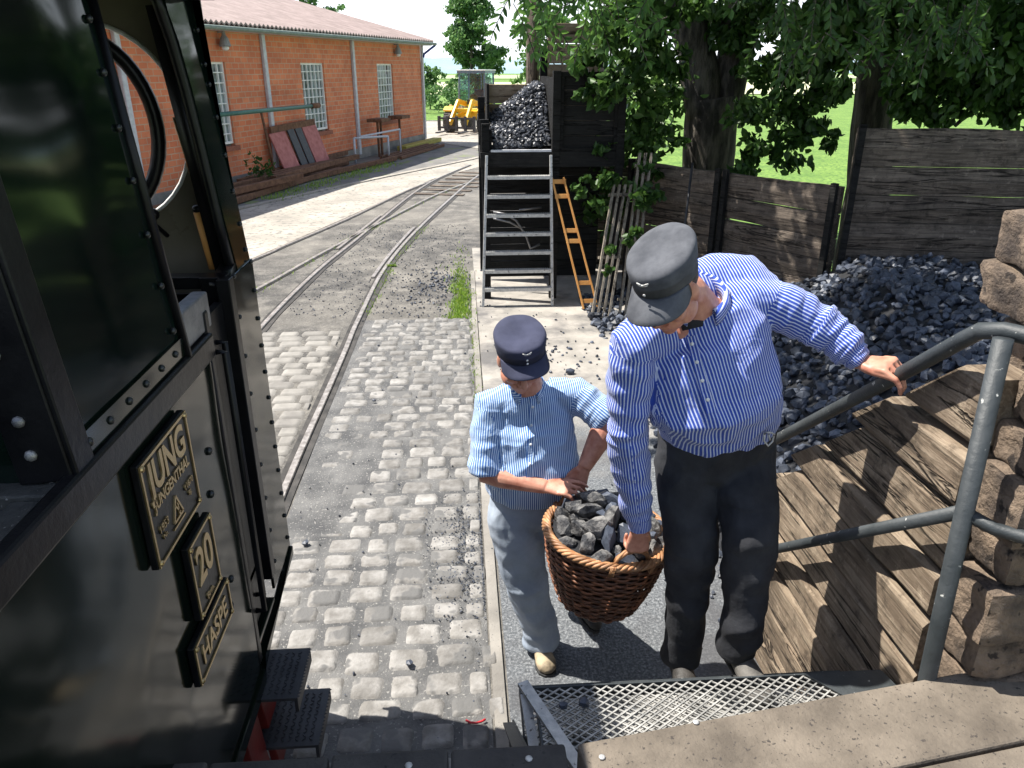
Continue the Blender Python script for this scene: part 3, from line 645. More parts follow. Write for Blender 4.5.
mb = MB(); mb.tube([(tilt(1.93)+.004,1.975,1.93),(tilt(2.4)+.004,1.97,2.4),(tilt(2.86)+.004,1.965,2.86)], .013, 10)
tp(mb, M['lblack'], 'door_beading', smooth=True)
rivets('rivets', [(tilt(z)+.006, 1.925, z) for z in (2.02,2.14,2.27,2.40,2.52,2.64,2.75)], .010, (1,0,0), lo)
rivets('rivets', [(XS+.004, y, 1.965) for y in (1.40,1.50,1.60,1.70,1.80,1.90)], .010, (1,0,0), lo)
mb = MB(); mb.box(XS-.004,XS+.003,1.37,2.0,1.937,1.99); tp(mb, M['ploco'], 'rivet_strip')
# rear corner angle iron and cab rear wall
mb = MB(); mb.bar((tilt(1.9)-.05,1.325,1.92),(tilt(2.86)-.05,1.325,2.86), .10, .012, ref=(0,1,0)); mb.bar((tilt(1.9)+.004,1.36,1.93),(tilt(2.86)+.004,1.36,2.86), .012, .07, ref=(0,1,0))
tp(mb, M['lblack'], 'corner_angle', bevel=.003)
rivets('rivets', [(tilt(z)-.06, 1.317, z) for z in (1.98,2.05,2.18,2.31,2.44,2.57,2.70)], .012, (0,-1,0), lo, M['steel'])
rivets('rivets', [(-.92-.13*k, 1.327, 1.975) for k in range(13)], .012, (0,-1,0), lo, M['steel'])
mb = MB(); mb.box(-2.66, tilt(2.4)-.02, 1.332, 1.352, 1.915, 2.9); tp(mb, M['ploco_up'], 'cab_end_wall')
# header and far pillar of the doorway
poly = [(2.47,2.87),(2.475,2.80),(2.51,2.72),(2.53,2.59),(2.545,2.42),(2.555,2.19),(2.575,2.02),(2.735,2.02),(2.735,2.87)]
side_poly(poly, .012, 'cab_pillar', M['ploco_up'])
mb = MB(); pts = [(tilt(z)-.018, y, z) for y, z in [(2.44,2.86),(2.465,2.80),(2.495,2.72),(2.52,2.59),(2.535,2.42),(2.545,2.19),(2.56,2.03)]]
mb.tube(pts, .016, 8); mb.bar((tilt(2.0)-.05,2.60,2.0),(tilt(2.8)-.05,2.54,2.82),.05,.05,ref=(1,0,0)); mb.bar((tilt(2.0)-.03,2.43,2.0),(tilt(2.0)-.03,2.57,2.03),.05,.03); tp(mb, M['lblack'], 'doorway_edge', smooth=True)
mb = MB(); mb.box(XS-.012, XS, 2.45, 2.74, .80, 2.02); mb.box(-.82, XS-.012, 2.73, 2.742, .8, 2.02); tp(mb, M['ploco'], 'lower_pillar', bevel=.003)
mb = MB(); mb.box(XS-.09, XS-.012, 2.43, 2.447, .88, 2.03); mb.box(XS-.03, XS+.012, 2.40, 2.45, .88, 2.03); mb.box(XS-.7,XS-.012,2.44,2.50,1.99,2.03); mb.box(XS-.7,XS-.09,2.50,2.52,.88,1.96)
mb.box(XS-.045, XS-.02, 2.19, 2.40, .80, 1.96)
tp(mb, M['lblack'], 'door_frame', bevel=.003)
rivets('rivets', [(tilt(z)+.003, 2.705, z) for z in (2.06,2.15,2.26,2.38,2.50,2.60,2.66,2.76)] , .009, (1,0,0), lo)
rivets('rivets', [(XS+.003, 2.71, .86+.105*k) for k in range(12)] + [(XS+.003, 2.49, .9+.14*k) for k in range(9)], .009, (1,0,0), lo)
rivets('rivets', [(XS-.05, 2.423, z) for z in (.98,1.05,1.12,1.32,1.55,1.62,1.86,1.93)], .009, (0,-1,0), lo, M['steel'])
# sill, arm rest, hand rails
mb = MB(); mb.prism([(XS-.25,2.17),(XS+.0,2.17),(XS+.0,2.43),(XS-.25,2.43)], (0,0,.76), (1,0,0), (0,1,0), (0,0,1), .02); mb.prism([(1.3,.66),(2.17,.66),(2.74,.80),(2.74,.76),(2.2,.70),(2.17,.60),(1.3,.6)], (XS-.02,0,0), (0,1,0),(0,0,1),(1,0,0),.03); tp(mb, M['ploco'], 'sill', bevel=.004)
mb = MB(); mb.box(XS-.045, XS+.0, 2.0, 2.22, 1.94, 2.045); tp(mb, M['steel'], 'arm_rest', bevel=.006)
mb = MB()
for (y, x) in ((2.20, XS+.03), (2.29, XS+.005)): mb.tube([(x-.03,y,1.86),(x,y,1.86),(x,y,.90),(x-.03,y,.90)], .010, 8)
tp(mb, M['lblack'], 'grab_rail', smooth=True)
# far end wall with round window
mb = MB(); cx, cz, rw = -1.18, 2.47, .285; n = 40; y0 = 2.72
ring = [(cx+rw*math.cos(2*math.pi*k/n), cz+rw*1.1*math.sin(2*math.pi*k/n)) for k in range(n)]
def sq(k):
    a = 2*math.pi*k/n; c, s = math.cos(a), math.sin(a); 
    x0, x1, z0, z1 = -1.75, tilt(2.4)-.012, 1.0, 2.88
    t = min(((x1-cx) if c > 0 else (x0-cx))/c if abs(c) > 1e-6 else 9, ((z1-cz) if s > 0 else (z0-cz))/s if abs(s) > 1e-6 else 9)
    return (cx+c*t, cz+s*t)
out = [sq(k) for k in range(n)]
vs = [(x,y0,z) for x, z in ring]+[(x,y0,z) for x, z in out]+[(x,y0+.012,z) for x, z in ring]+[(x,y0+.012,z) for x, z in out]
fs = []
for k in range(n):
    k2 = (k+1) % n; fs += [(k,k2,n+k2,n+k),(2*n+k,3*n+k,3*n+k2,2*n+k2),(k,2*n+k,2*n+k2,k2)]
mb.add(vs, fs); 
for (xx, zz) in ((tilt(2.4)-.012, 2.88), (tilt(2.4)-.012, 1.0)): pass
mb.prism([(tilt(2.88)-.012,2.88),(tilt(2.4)-.012,2.88),(tilt(2.4)-.012,1.95),(tilt(1.95)-.012,1.95)], (0,y0,0),(1,0,0),(0,0,1),(0,1,0),.012)
mb.box(-2.66,-1.75,y0,y0+.012,1.0,2.2); mb.box(-2.66,-1.75,y0,y0+.012,2.75,2.88); mb.box(-2.66,-2.45,y0,y0+.012,2.2,2.75); mb.box(-2.0,-1.75,y0,y0+.012,2.2,2.75)
tp(mb, M['cream'], 'cab_end_wall')
def torus(c, r1, r2, rt, axis='Y', n=40, m=8, sy=1.):
    q = MB(); pts = []
    vs = []; fs = []
    for i in range(n):
        a = 2*math.pi*i/n
        for k in range(m):
            b = 2*math.pi*k/m; rr_ = rt*math.cos(b)
            vs.append((c[0]+(r1+rr_)*math.cos(a), c[1]+rt*math.sin(b)*sy, c[2]+(r2+rr_)*math.sin(a)))
    for i in range(n):
        for k in range(m): fs.append((i*m+k, i*m+(k+1)%m, ((i+1)%n)*m+(k+1)%m, ((i+1)%n)*m+k))
    q.add(vs, fs); return q
tp(torus((cx,y0-.004,cz), rw, rw*1.1, .007), M['white'], 'window_ring', smooth=True)
q = torus((0,0,0), .20, .275, .023, sy=1.3)
mt_ = Matrix.Translation((-1.165,2.60,2.47)) @ Matrix.Rotation(R(20), 4, 'Z')
q.v = [tuple(mt_ @ V(p)) for p in q.v]; wf = tp(q, M['lblack'], 'hinged_window', smooth=True)
q = MB(); q.ell((-1.02,2.62,2.2),(.02,.02,.02)); q.tube([(-1.04,2.60,2.2),(-1.0,2.66,2.12)],.008,6); q.build('latch', M['lblack'], wf, smooth=True)
# roof, curved over the cab
mb = MB(); n = 16; vs = []; fs = []
for i in range(n+1):
    t = i/n*2-1; x = -1.75+t*1.06; z = 2.87+.24*(1-t*t)
    for yy in (1.22, 2.84): vs += [(x,yy,z),(x,yy,z+.02)]
for i in range(n): a=i*4; b=a+4; fs += [(a,b,b+2,a+2),(a+1,a+3,b+3,b+1),(a,a+1,b+1,b),(a+2,b+2,b+3,a+3)]
fs += [(0,2,3,1),(4*n,4*n+1,4*n+3,4*n+2)]
mb.add(vs, fs); tp(mb, M['lblack'], 'roof', smooth=False)
mb = MB(); mb.prism([(t/8*1.0-1.75, 2.87+.24*(1-(t/8)**2)) for t in range(-8,9)], (0,1.34,0),(1,0,0),(0,0,1),(0,1,0),.012); mb.prism([(t/8*1.0-1.75, 2.875+.235*(1-(t/8)**2)) for t in range(-8,9)], (0,y0,0),(1,0,0),(0,0,1),(0,1,0),.012); tp(mb, M['ploco_up'], 'gable')
mb = MB(); mb.bar((-.70,1.22,2.872),(-.70,2.84,2.872),.035,.02); mb.bar((XS-.04,2.0,2.86),(XS-.04,2.72,2.86),.07,.03); tp(mb, M['dgrey'], 'rain_gutter')
# backhead and tools inside
mb = MB(); mb.loft([(-1.75,1.9,1.7),(-1.75,1.55,1.7)], .45, n=24, ref=(1,0,0)); mb.box(-2.15,-1.35,1.4,1.9,1.0,1.7); tp(mb, M['lblack'], 'boiler_end', smooth=False)
mb = MB(); mb.box(-2.7, XS-.02, 1.36, 2.72, .98, 1.0); tp(mb, M['dgrey'], 'cab_floor')
mb = MB(); mb.loft([(-.865,2.60,2.21),(-.85,2.60,2.12),(-.84,2.60,2.02)], [.018,.022,.02], n=10); hb = tp(mb, M['orange'], 'wooden_handle', smooth=True)
mb = MB(); mb.ell((-.865,2.60,2.22),(.02,.02,.014)); mb.tube([(-.85,2.6,2.22),(-.79,2.64,2.22)],.006,6); mb.build('handle_cap', M['lblack'], hb, smooth=True)
mb = MB(); mb.tube([(-.93,2.70,2.50),(-.90,2.70,2.3),(-.83,2.70,2.12),(-.80,2.68,2.02)], .006, 6); mb.tube([(-.82,2.62,2.2),(-.80,2.62,2.12),(-.82,2.62,2.06)], .007, 6); tp(mb, M['brass'], 'copper_pipe', smooth=True)
# frame, steps, running gear hints
mb = MB(); mb.box(-1.02,-.98,-3.1,2.6,.35,.62); mb.box(-2.52,-2.48,-3.1,2.6,.35,.62); mb.box(-2.6,-.9,2.6,2.68,.35,.72); mb.bar((XS-.08,2.30,.80),(XS-.02,2.33,.12),.03,.22,ref=(0,1,0)); mb.bar((XS-.03,2.0,.66),(XS-.03,2.1,.1),.03,.14,ref=(0,1,0)); mb.box(XS-.12,XS-.05,1.2,2.25,.5,.64)
tp(mb, M['redframe'], 'frame', bevel=.004)
for (xa, xb, ya, yb, z) in ((XS-.12,-.615,2.08,2.33,.60),(XS-.10,-.575,2.12,2.40,.33)):
    mb = MB(); mb.box(xa, xb, ya, yb, z, z+.012); mb.box(xb-.012,xb,ya,yb,z-.05,z); mb.box(xa,xb,yb-.01,yb,z-.05,z)
    rr = random.Random(5)
    for i in range(9):
        for k in range(14):
            x_ = xa+.02+(xb-xa-.04)*(i+.5)/9; y_ = ya+.02+(yb-ya-.04)*(k+.5)/14; s_ = 1 if (i+k) % 2 else -1
            mb.obox((x_,y_,z+.014), (.014,.004,.004), Matrix.Rotation(s_*R(45),3,'Z'))
    for k in range(16):
        y_ = ya+(yb-ya)*(k+.5)/16; mb.add([(xb,y_-.006,z+.012),(xb,y_+.006,z+.012),(xb+.009,y_,z+.012),(xb,y_,z+.018)],[(0,2,1),(0,1,3),(1,2,3),(2,0,3)])
    tp(mb, M['dgrey'], 'step')
for yy in (-2.2,-1.0,.2,1.4):
    for xx in (-1.24,-2.26):
        mb = MB(); mb.loft([(xx-.05,yy,.352),(xx+.05,yy,.352)], .30, n=28); mb.loft([(xx+(-.06 if xx > -1.7 else .03),yy,.352),(xx+(-.03 if xx > -1.7 else .06),yy,.352)], .34, n=28)
        tp(mb, M['redframe'], 'wheel')
mb = MB(); mb.loft([(-1.75,1.3,1.9),(-1.75,-3.1,1.9)], .45, n=28); tp(mb, M['lblack'], 'boiler', smooth=False)
# nameplates with raised lettering
def text_mesh(txt, size, ext=.003, squash=1., bold=.0):
    cu = bpy.data.curves.new('t', 'FONT'); cu.body = txt; cu.size = size; cu.extrude = ext; cu.align_x = 'CENTER'; cu.align_y = 'CENTER'; cu.offset = bold
    o = bpy.data.objects.new('t', cu); col.objects.link(o); dg = bpy.context.evaluated_depsgraph_get(); dg.update()
    me = bpy.data.meshes.new_from_object(o.evaluated_get(dg)); bpy.data.objects.remove(o)
    me.transform(Matrix.Diagonal((squash,1,1,1))); return me
def plate(y0, y1, z0, z1, lines, deco=None):
    t = .022
    mb = MB(); mb.box(XS+.004, XS+t, y0, y1, z0, z1); p = tp(mb, M['lblack'], 'nameplate', bevel=.003); WL[p.name] = V(WL[lo.name])
    p['label'] = 'cast plate reading ' + ' '.join(l[0] for l in lines)
    e = .009; q = MB(); X0, X1 = XS+t, XS+t+.004
    q.box(X0,X1,y0+.002,y0+e,z0+.002,z1-.002); q.box(X0,X1,y1-e,y1-.002,z0+.002,z1-.002); q.box(X0,X1,y0+e,y1-e,z0+.002,z0+e); q.box(X0,X1,y0+e,y1-e,z1-e,z1-.002)
    for yy in (y0+.012, y1-.012):
        for zz in (z0+.012, z1-.012): q.ell((X1,yy,zz),(.006,.008,.008),None,8,6)
    q.build('plate_border', M['brass'], p)
    for txt, size, cy, cz, sqz, bd in lines:
        me = text_mesh(txt, size, .002, sqz, bd)
        me.transform(Matrix(((0,0,1,XS+t+.002),(1,0,0,(y0+y1)/2+cy),(0,1,0,(z0+z1)/2+cz),(0,0,0,1))))
        finish(me, 'lettering', M['brass'], p, smooth=False)
    if deco:
        q = MB(); deco(q, XS+t, (y0+y1)/2, (z0+z1)/2); q.build('emblem', M['brass'], p)
def tri(q, x, cy, cz):
    a = [(-.032,-.088),(.032,-.088),(0,-.028)]
    for i in range(3):
        p_, s_ = a[i], a[(i+1) % 3]; q.bar((x+.002,cy+p_[0],cz+p_[1]),(x+.002,cy+s_[0],cz+s_[1]),.006,.004,ref=(1,0,0))
    q.bar((x+.002,cy-.012,cz-.05),(x+.002,cy+.012,cz-.08),.005,.004,ref=(1,0,0)); q.bar((x+.002,cy+.004,cz-.05),(x+.002,cy+.008,cz-.085),.005,.004,ref=(1,0,0)); q.bar((x+.002,cy-.04,cz-.102),(x+.002,cy+.04,cz-.102),.005,.004,ref=(1,0,0))
plate(1.53,1.84,1.56,1.835, [('JUNG',.112,.0,.075,.86,.003),('JUNGENTHAL',.042,0,.012,.9,.001),('1953',.03,-.09,-.055,1,0),('11870',.025,.093,-.045,1,0),('Nr.',.02,-.09,-.08,1,0),('BJ.',.02,.093,-.07,1,0)], tri)
plate(1.70,1.885,1.27,1.50, [('20',.15,0,.02,.85,.003),('Brm.',.03,0,-.085,1,0)])
plate(1.62,1.93,1.115,1.245, [('HASPE',.085,0,-.002,.92,.0015)])
for k in range(1): pass

# ================================================================ COAL BUNKER (raised) with ladder
cb = empty('coal_bunker', (1.0,9.7,0)); tag(cb, 'black raised wooden coal bunker on posts behind the steel ladder', 'bunker')
mb = MB()
for (x, y, z) in ((.30,9.15,2.06),(.30,10.6,2.3),(1.11,9.12,2.62),(1.86,9.12,2.75),(1.86,10.6,2.9),(1.11,10.6,2.9)): mb.box(x-.045,x+.045,y-.045,y+.045,0,z)
cbp = mb.build('post', M['blackw'], cb, bevel=.004)
mb = MB(); mb.box(.25,1.9,9.16,10.6,1.62,1.70); mb.box(.24,1.92,9.09,9.16,1.58,1.75); cbd = mb.build('deck', M['blackw'], cb, bevel=.004)
mb = MB(); mb.box(.36,1.06,9.085,9.15,1.752,1.775); mb.build('deck_edge', M['zinc'], cb)
mb = MB()
for k in range(3):  # left side boards, high at the back
    z0 = 1.76+k*.24
    mb.box(.345,.375, 9.14 if k < 1 else 9.8, 10.55, z0, z0+.23)
mb.box(.24,.345,9.2,9.3,1.72,2.10)
mb.build('side_boards', M['blackw'], cb, bevel=.004)
mb = MB()
for k in range(5): mb.box(1.16,1.82,9.12,9.15,1.76+k*.165,1.76+k*.165+.16)
for (a,b,c,d) in ((1.155,1.82,1.75,1.79),(1.155,1.82,2.56,2.61)): mb.box(a,b,9.09,9.12,c,d)
mb.box(1.155,1.195,9.09,9.12,1.79,2.56); mb.box(1.78,1.82,9.09,9.12,1.79,2.56)
mb.build('front_panel', M['blackw'], cb, bevel=.004)
mb = MB(); mb.box(1.07,1.10,9.17,10.55,1.76,2.55); mb.build('partition', M['blackw'], cb); mb = MB(); mb.box(1.83,1.86,9.17,10.55,1.76,2.65); mb.build('partition', M['blackw'], cb)
mb = MB()
for k in range(3): mb.box(.38,1.85,10.56,10.62,1.74+k*.24,1.97+k*.24)
for k in range(3,6): mb.box(1.16,1.85,10.56,10.62,1.74+k*.24,1.97+k*.24)
mb.build('back_boards', M['tanw'], cb, bevel=.005)
mb = MB()
for k in range(7): mb.box(.36,1.8,10.0,10.05,.05+k*.22,.26+k*.22)
mb.build('rear_boards', M['blackw'], cb, bevel=.004)
# hose and bars below the deck
mb = MB(); mb.tube([(.4,9.5,1.0),(.55,9.45,.98),(.68,9.45,.9),(.8,9.45,.72),(.86,9.45,.55),(.98,9.45,.6)], .014, 8); mb.tube([(.4,9.5,.92),(.6,9.45,.88),(.75,9.45,.8)], .012, 8); mb.tube([(.72,9.5,1.02),(1.0,9.5,1.05)], .012, 8)
tag(mb.build('hose', M['steel'], smooth=True), 'bent grey hose hanging under the raised bunker behind the ladder', 'hose')
# post and shed top behind
mb = MB(); mb.tube([(1.0,10.9,0),(1.0,10.9,4.2)], .09, 12); tag(mb.build('wooden_pole', M['postw'], smooth=True), 'tall dark wooden pole behind the raised bunker', 'pole')
la = empty('steel_ladder', (.68,9.0,0)); tag(la, 'grey steel ladder with flat rungs leaning on the raised bunker', 'ladder')
lt, lbm = 1.72, .0
def lpnt(x, z): return V((x, 8.78+.27*z/1.7, z))
for (xb, xt) in ((.235,.31),(1.07,1.05)):
    mb = MB(); mb.bar(lpnt(xb,0), lpnt(xt,1.72), .03, .06, ref=(0,1,0)); mb.build('side_rail', M['galv'], la, bevel=.003)
for k in range(7):
    z = .22+k*.212; t = z/1.7; xl = .235+.075*t+.015; xr = 1.07-.02*t-.015; p = lpnt(0,z)
    mb = MB(); mb.box(xl,xr,p.y-.06,p.y+.03,z-.012,z+.004); mb.box(xl,xr,p.y-.062,p.y-.056,z-.03,z+.006)
    for j in range(34): xx = xl+(xr-xl)*(j+.5)/34; mb.box(xx-.005,xx+.005,p.y-.06,p.y+.03,z+.004,z+.010)
    mb.build('rung', M['galv'], la)
# coal in the raised bunker
def make_lumps(n, seed, sub=1, dr=(.55,.85), npl=7):
    import bmesh
    out = []; r_ = random.Random(seed)
    for i in range(n):
        bm = bmesh.new(); bmesh.ops.create_icosphere(bm, subdivisions=sub, radius=1)
        pl = [(V((r_.gauss(0,1),r_.gauss(0,1),r_.gauss(0,1))).normalized(), r_.uniform(*dr)) for _ in range(npl)]
        for v_ in bm.verts:
            for nn, d in pl:
                k = v_.co.dot(nn)
                if k > d: v_.co -= nn*(k-d)
            v_.co *= 1+.08*noise.noise(v_.co*2+V((i,i,i)))
        bm.verts.ensure_lookup_table()
        out.append((np.array([list(v_.co) for v_ in bm.verts]), [tuple(v_.index for v_ in f.verts) for f in bm.faces])); bm.free()
    return out
LUMPS = make_lumps(14, 4)
LUMPS2 = make_lumps(12, 9, 2, (.42,.78), 9)
def rotm(r_):
    q = V((r_.gauss(0,1),r_.gauss(0,1),r_.gauss(0,1),)).normalized(); return np.array(Matrix.Rotation(r_.uniform(0,6.28),3,q))
def lumps_mesh(name, pts, mt, seed=1, lib=None, **k):
    r_ = random.Random(seed); mb = MB(); lib = lib or LUMPS
    for p, s in pts:
        vs, fs = lib[r_.randrange(len(lib))]
        sc_ = np.array([s*r_.uniform(.8,1.25), s*r_.uniform(.7,1.0), s*r_.uniform(.5,.85)])
        w_ = (vs*sc_) @ rotm(r_).T + np.array(p)
        o_ = len(mb.v); mb.v += w_.tolist(); mb.f += [tuple(i+o_ for i in f) for f in fs]; mb.m += [0]*len(fs)
    return mb.build(name, mt, **k)
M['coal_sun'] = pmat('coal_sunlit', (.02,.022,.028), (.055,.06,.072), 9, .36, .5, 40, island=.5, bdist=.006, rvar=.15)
def bz(x, y): return 1.74 + .06 + max(0, min(.66, (y-9.15)*.9)) * min(1, .35+(x-.38)*1.1) + .05*noise.noise((x*3,y*3,0))
r_ = random.Random(2); pts = []
for i in range(20):
    for j in range(40):
        x = .40+.65*(i+r_.random())/20; y = 9.17+1.35*(j+r_.random())/40; pts.append(((x,y,bz(x,y)), r_.uniform(.022,.042)))
for k in range(60): x = r_.uniform(.42,1.04); pts.append(((x, 9.16+r_.random()*.1, 1.79+r_.random()*.1*(x)), r_.uniform(.02,.04)))
o = lumps_mesh('bunker_coal', pts, M['coal_sun'], 3); tag(o, 'sunlit coal heaped in the raised black bunker', 'coal', kind='stuff')
mb = MB(); vs = []; fs = []
for i in range(9):
    for j in range(13): x = .39+.67*i/8; y = 9.16+1.38*j/12; vs.append((x,y,bz(x,y)-.02))
for i in range(8):
    for j in range(12): a=i*13+j; fs.append((a,a+1,a+14,a+13))
mb.add(vs, fs); mb.build('coal_fines', M['coal_fines'], o) 
# trestle (orange), slatted frames, sticks
t_ = empty('wooden_trestle', (1.3,8.8,0)); tag(t_, 'orange wooden frame with crosspieces leaning on the black bunker', 'frame')
a0, a1 = V((1.50,8.55,.02)), V((1.13,9.02,1.47)); ax = (a1-a0)
side = V((.085,0,0))
for s in (-1,1):
    mb = MB(); mb.bar(a0+side*s, a1+side*s*.8, .022, .05, ref=(0,1,0)); mb.build('leg', M['orange'], t_, bevel=.003)
for t in (.06,.2,.52,.60,.86,.97):
    mb = MB(); c = a0+ax*t; mb.bar(c-side, c+side, .03, .05, ref=ax); mb.build('crosspiece', M['orange'], t_, bevel=.003)
def slat_frame(base, top, n, wd, label):
    t_ = empty('slatted_frame', base); tag(t_, label, 'frame', 'slatted frames leaning on the fence'); base, top = V(base), V(top)
    for k in range(n):
        x = (k-(n-1)/2)*wd/n
        mb = MB(); mb.bar(base+V((x,0,0)), top+V((x,0,0)), .027, .04, ref=(0,1,0)); mb.build('slat', M['galvw'], t_, bevel=.002)
    for t in (.1,.45,.92):
        c = base.lerp(top, t)+V((0,.04,0)); mb = MB(); mb.bar(c-V((wd/2,0,0)), c+V((wd/2,0,0)), .06, .03, ref=top-base); mb.build('batten', M['galvw'], t_)
M['galvw'] = wood('grey_slats', (.28,.24,.19), (.48,.43,.35), (.09,.08,.07), 2)
slat_frame((1.56,8.25,0), (1.84,8.75,1.42), 4, .26, 'grey slatted wooden frame leaning nearest the orange frame')
slat_frame((1.86,8.3,0), (2.12,8.9,1.75), 3, .20, 'taller grey slatted frame leaning behind the nearer one')
mb = MB(); mb.tube([(2.42,8.25,.1),(2.62,8.72,1.66)], .014, 8); tag(mb.build('iron_bar', M['dgrey'], smooth=True), 'thin dark bar leaning against the plank fence', 'bar')

# ================================================================ FENCES
def plank_fence(A, B, z_tops, seed, label, z0=0, t=.09, overl=.0, grp=None):
    A, B = V(A), V(B); d = (B-A); L = d.length; d.normalize(); nrm = V((-d.y,d.x,0))
    root = empty('plank_fence', (A+B)/2, math.atan2(d.y,d.x)); tag(root, label, 'fence', grp); WL[root.name] = V((0,0,0))
    r_ = random.Random(seed); mb = MB(); z = z0
    for i, zt in enumerate(z_tops):
        z1 = zt; n = 24; vs = []; fs = []; g0 = .012
        for k in range(n+1):
            x = -L/2+L*k/n; a = z-.004+(.02*max(0,noise.noise((x*1.2,i*3.3,seed))-.25)); b = z1-.012+(.03*noise.noise((x*1.1,i*3.3+3.3,seed)) if i == len(z_tops)-1 else -.012*max(0,noise.noise((x*1.1,i*3.3+3.3,seed)))); th = t/2+.010*noise.noise((x*2,i,9))
            th -= .006*(i % 2); vs += [(x,-th+.016,a),(x,-th-.006,(a+b)/2),(x,-th+.018,b),(x,th-.012,b),(x,th-.012,a)]
        for k in range(n):
            for q in range(5): fs.append((k*5+q,(k+1)*5+q,(k+1)*5+(q+1)%5,k*5+(q+1)%5))
        fs += [tuple(range(5)), tuple(range(n*5,n*5+5))]
        mb.add(vs, fs); z = z1
    mb.build('planks', M['sleeper_x'], root, local=True)
    for x in (-L/2+.02, L/2-.04):
        m2 = MB(); m2.box(x-.03,x+.03,-t/2-.06,-t/2-.012,z0,z-.02+.05); m2.build('post', M['blackw'], root, local=True)
    return root
F0, F1, F2 = (2.12,9.45,0), (2.92,8.45,0), (3.66,7.22,0)
lowz = [.22,.44,.66,.88,1.10,1.34,1.60]
plank_fence(F0, F1, lowz, 1, 'low section of dark plank fence left of the upright, behind the slatted frames')
plank_fence((1.2,10.9,0), (2.6,10.75,0), [.25,.5,.75,1.0,1.25,1.5], 6, 'dark plank fence section seen under the raised bunker')
plank_fence((2.95,8.41,0), F2, lowz, 2, 'low section of dark plank fence in the middle, below the bright meadow gap')
plank_fence((3.70,7.20,0), (7.6,6.35,0), [.25,.5,.76,1.02,1.28,1.54,1.80,2.14], 3, 'tall section of dark plank fence on the right, higher than its neighbours')
# ================================================================ GROUND COAL HEAP
def hz_(x, y):
    e = max(0, x-1.52-max(0,y-4)*.26); base = min(.95, e*.66-.03)
    if y > 3.0: base *= 1
    r2 = max(0, 1.35-abs(x-1.6)*.9)*max(0, 1-abs(y-2.0)/1.5)    # piled up behind the retaining wall
    w_ = max(base, min(1.55, 1.75*max(0, 1-(y-1.7)/2.4)) if x > 1.49 else 0)
    return w_ + .09*noise.noise((x*.9,y*.9,0)) + .04*noise.noise((x*2.5,y*2.5,5))
def fence_y(x): return 9.45+(x-2.12)*(8.45-9.45)/.8 if x < 2.92 else (8.45+(x-2.92)*(7.22-8.45)/.74 if x < 3.66 else 7.2-(x-3.7)*.85/3.9)
mb = MB(); vs = []; fs = []; nx, ny = 44, 60
for i in range(nx+1):
    for j in range(ny+1):
        x = 1.46+6.1*i/nx; yt = min(fence_y(max(x,2.12))-.06, 9.2); y = 1.9+(yt-1.9)*j/ny
        vs.append((x,y,hz_(x,y)-.02))
for i in range(nx):
    for j in range(ny): a=i*(ny+1)+j; fs.append((a,a+1,a+ny+2,a+ny+1))
mb.add(vs, fs)
r_ = random.Random(8); pts = []; x = 1.47
while x < 6.6:
    y = 1.95; st = .080
    while y < fence_y(max(x,2.12))-.1:
        xx = x+r_.uniform(-.03,.03); yy = y+r_.uniform(-.03,.03); s = r_.choice((.032,.040,.048,.056,.064))
        if x > 5 and r_.random() < .5: pass
        elif xx > 1.5 or yy > 2.95: pts.append(((max(xx,1.53) if yy < 3 else xx,yy,hz_(xx,yy)+r_.uniform(-.015,.02)), s))
        y += st*r_.uniform(.75,1.15)
    x += st*.9
# loose skirt
for k in range(260):
    y = r_.uniform(3.0,8.0); x = 1.5+max(0,y-4)*.26-abs(r_.gauss(0,.14)); pts.append(((x,y,.012), r_.uniform(.012,.035)))
ch = lumps_mesh('coal_heap', pts, M['coal'], 5); tag(ch, 'big heap of black coal between the retaining wall and the plank fence', 'coal', kind='stuff')
mb.build('coal_fines', M['coal_fines'], ch)
# scattered crumbs
r_ = random.Random(21); pts = []
for k in range(120): pts.append(((r_.gauss(.85,.28), r_.gauss(7.0,.55), .01), r_.uniform(.008,.026)))
for k in range(160): pts.append(((r_.uniform(-1.1,1.3), r_.uniform(2.4,8.6), .012), r_.uniform(.004,.011)))
for k in range(1100): pts.append(((min(.07, r_.gauss(-.04,.10)), r_.gauss(3.75,.34), .013), r_.uniform(.003,.008)))
for k in range(130): pts.append(((r_.gauss(-.35,.25), r_.gauss(9.8,.5), .008), r_.uniform(.01,.03)))
for k in range(1500): pts.append(((r_.uniform(-2.1,.1), r_.uniform(8.4,14), .006), r_.uniform(.004,.014)))
for k in range(300): pts.append(((r_.gauss(-.3,.35), r_.gauss(9.6,.9), .008), r_.uniform(.006,.02)))
tag(lumps_mesh('coal_crumbs', pts, M['coal'], 6), 'scattered coal crumbs on the path, cobbles and track', 'coal', kind='stuff')
for i, (x, y, s) in enumerate(((.98,6.55,.05),(-.98,3.9,.028),(-.30,2.86,.022),(-.78,6.0,.02))):
    lab = ('single coal lump lying on the pale path above the crouched cap','small coal lump beside the rail on the cobbles','small coal lump on a cobble near the deck','tiny coal lump on the cobbles further up by the rail')[i]
    vs_, fs_ = LUMPS[i]; mb = MB(); mb.add([(x+p[0]*s, y+p[1]*s, .03+p[2]*s*.7) for p in vs_], fs_); tag(mb.build('coal_lump', M['coal']), lab, 'coal')
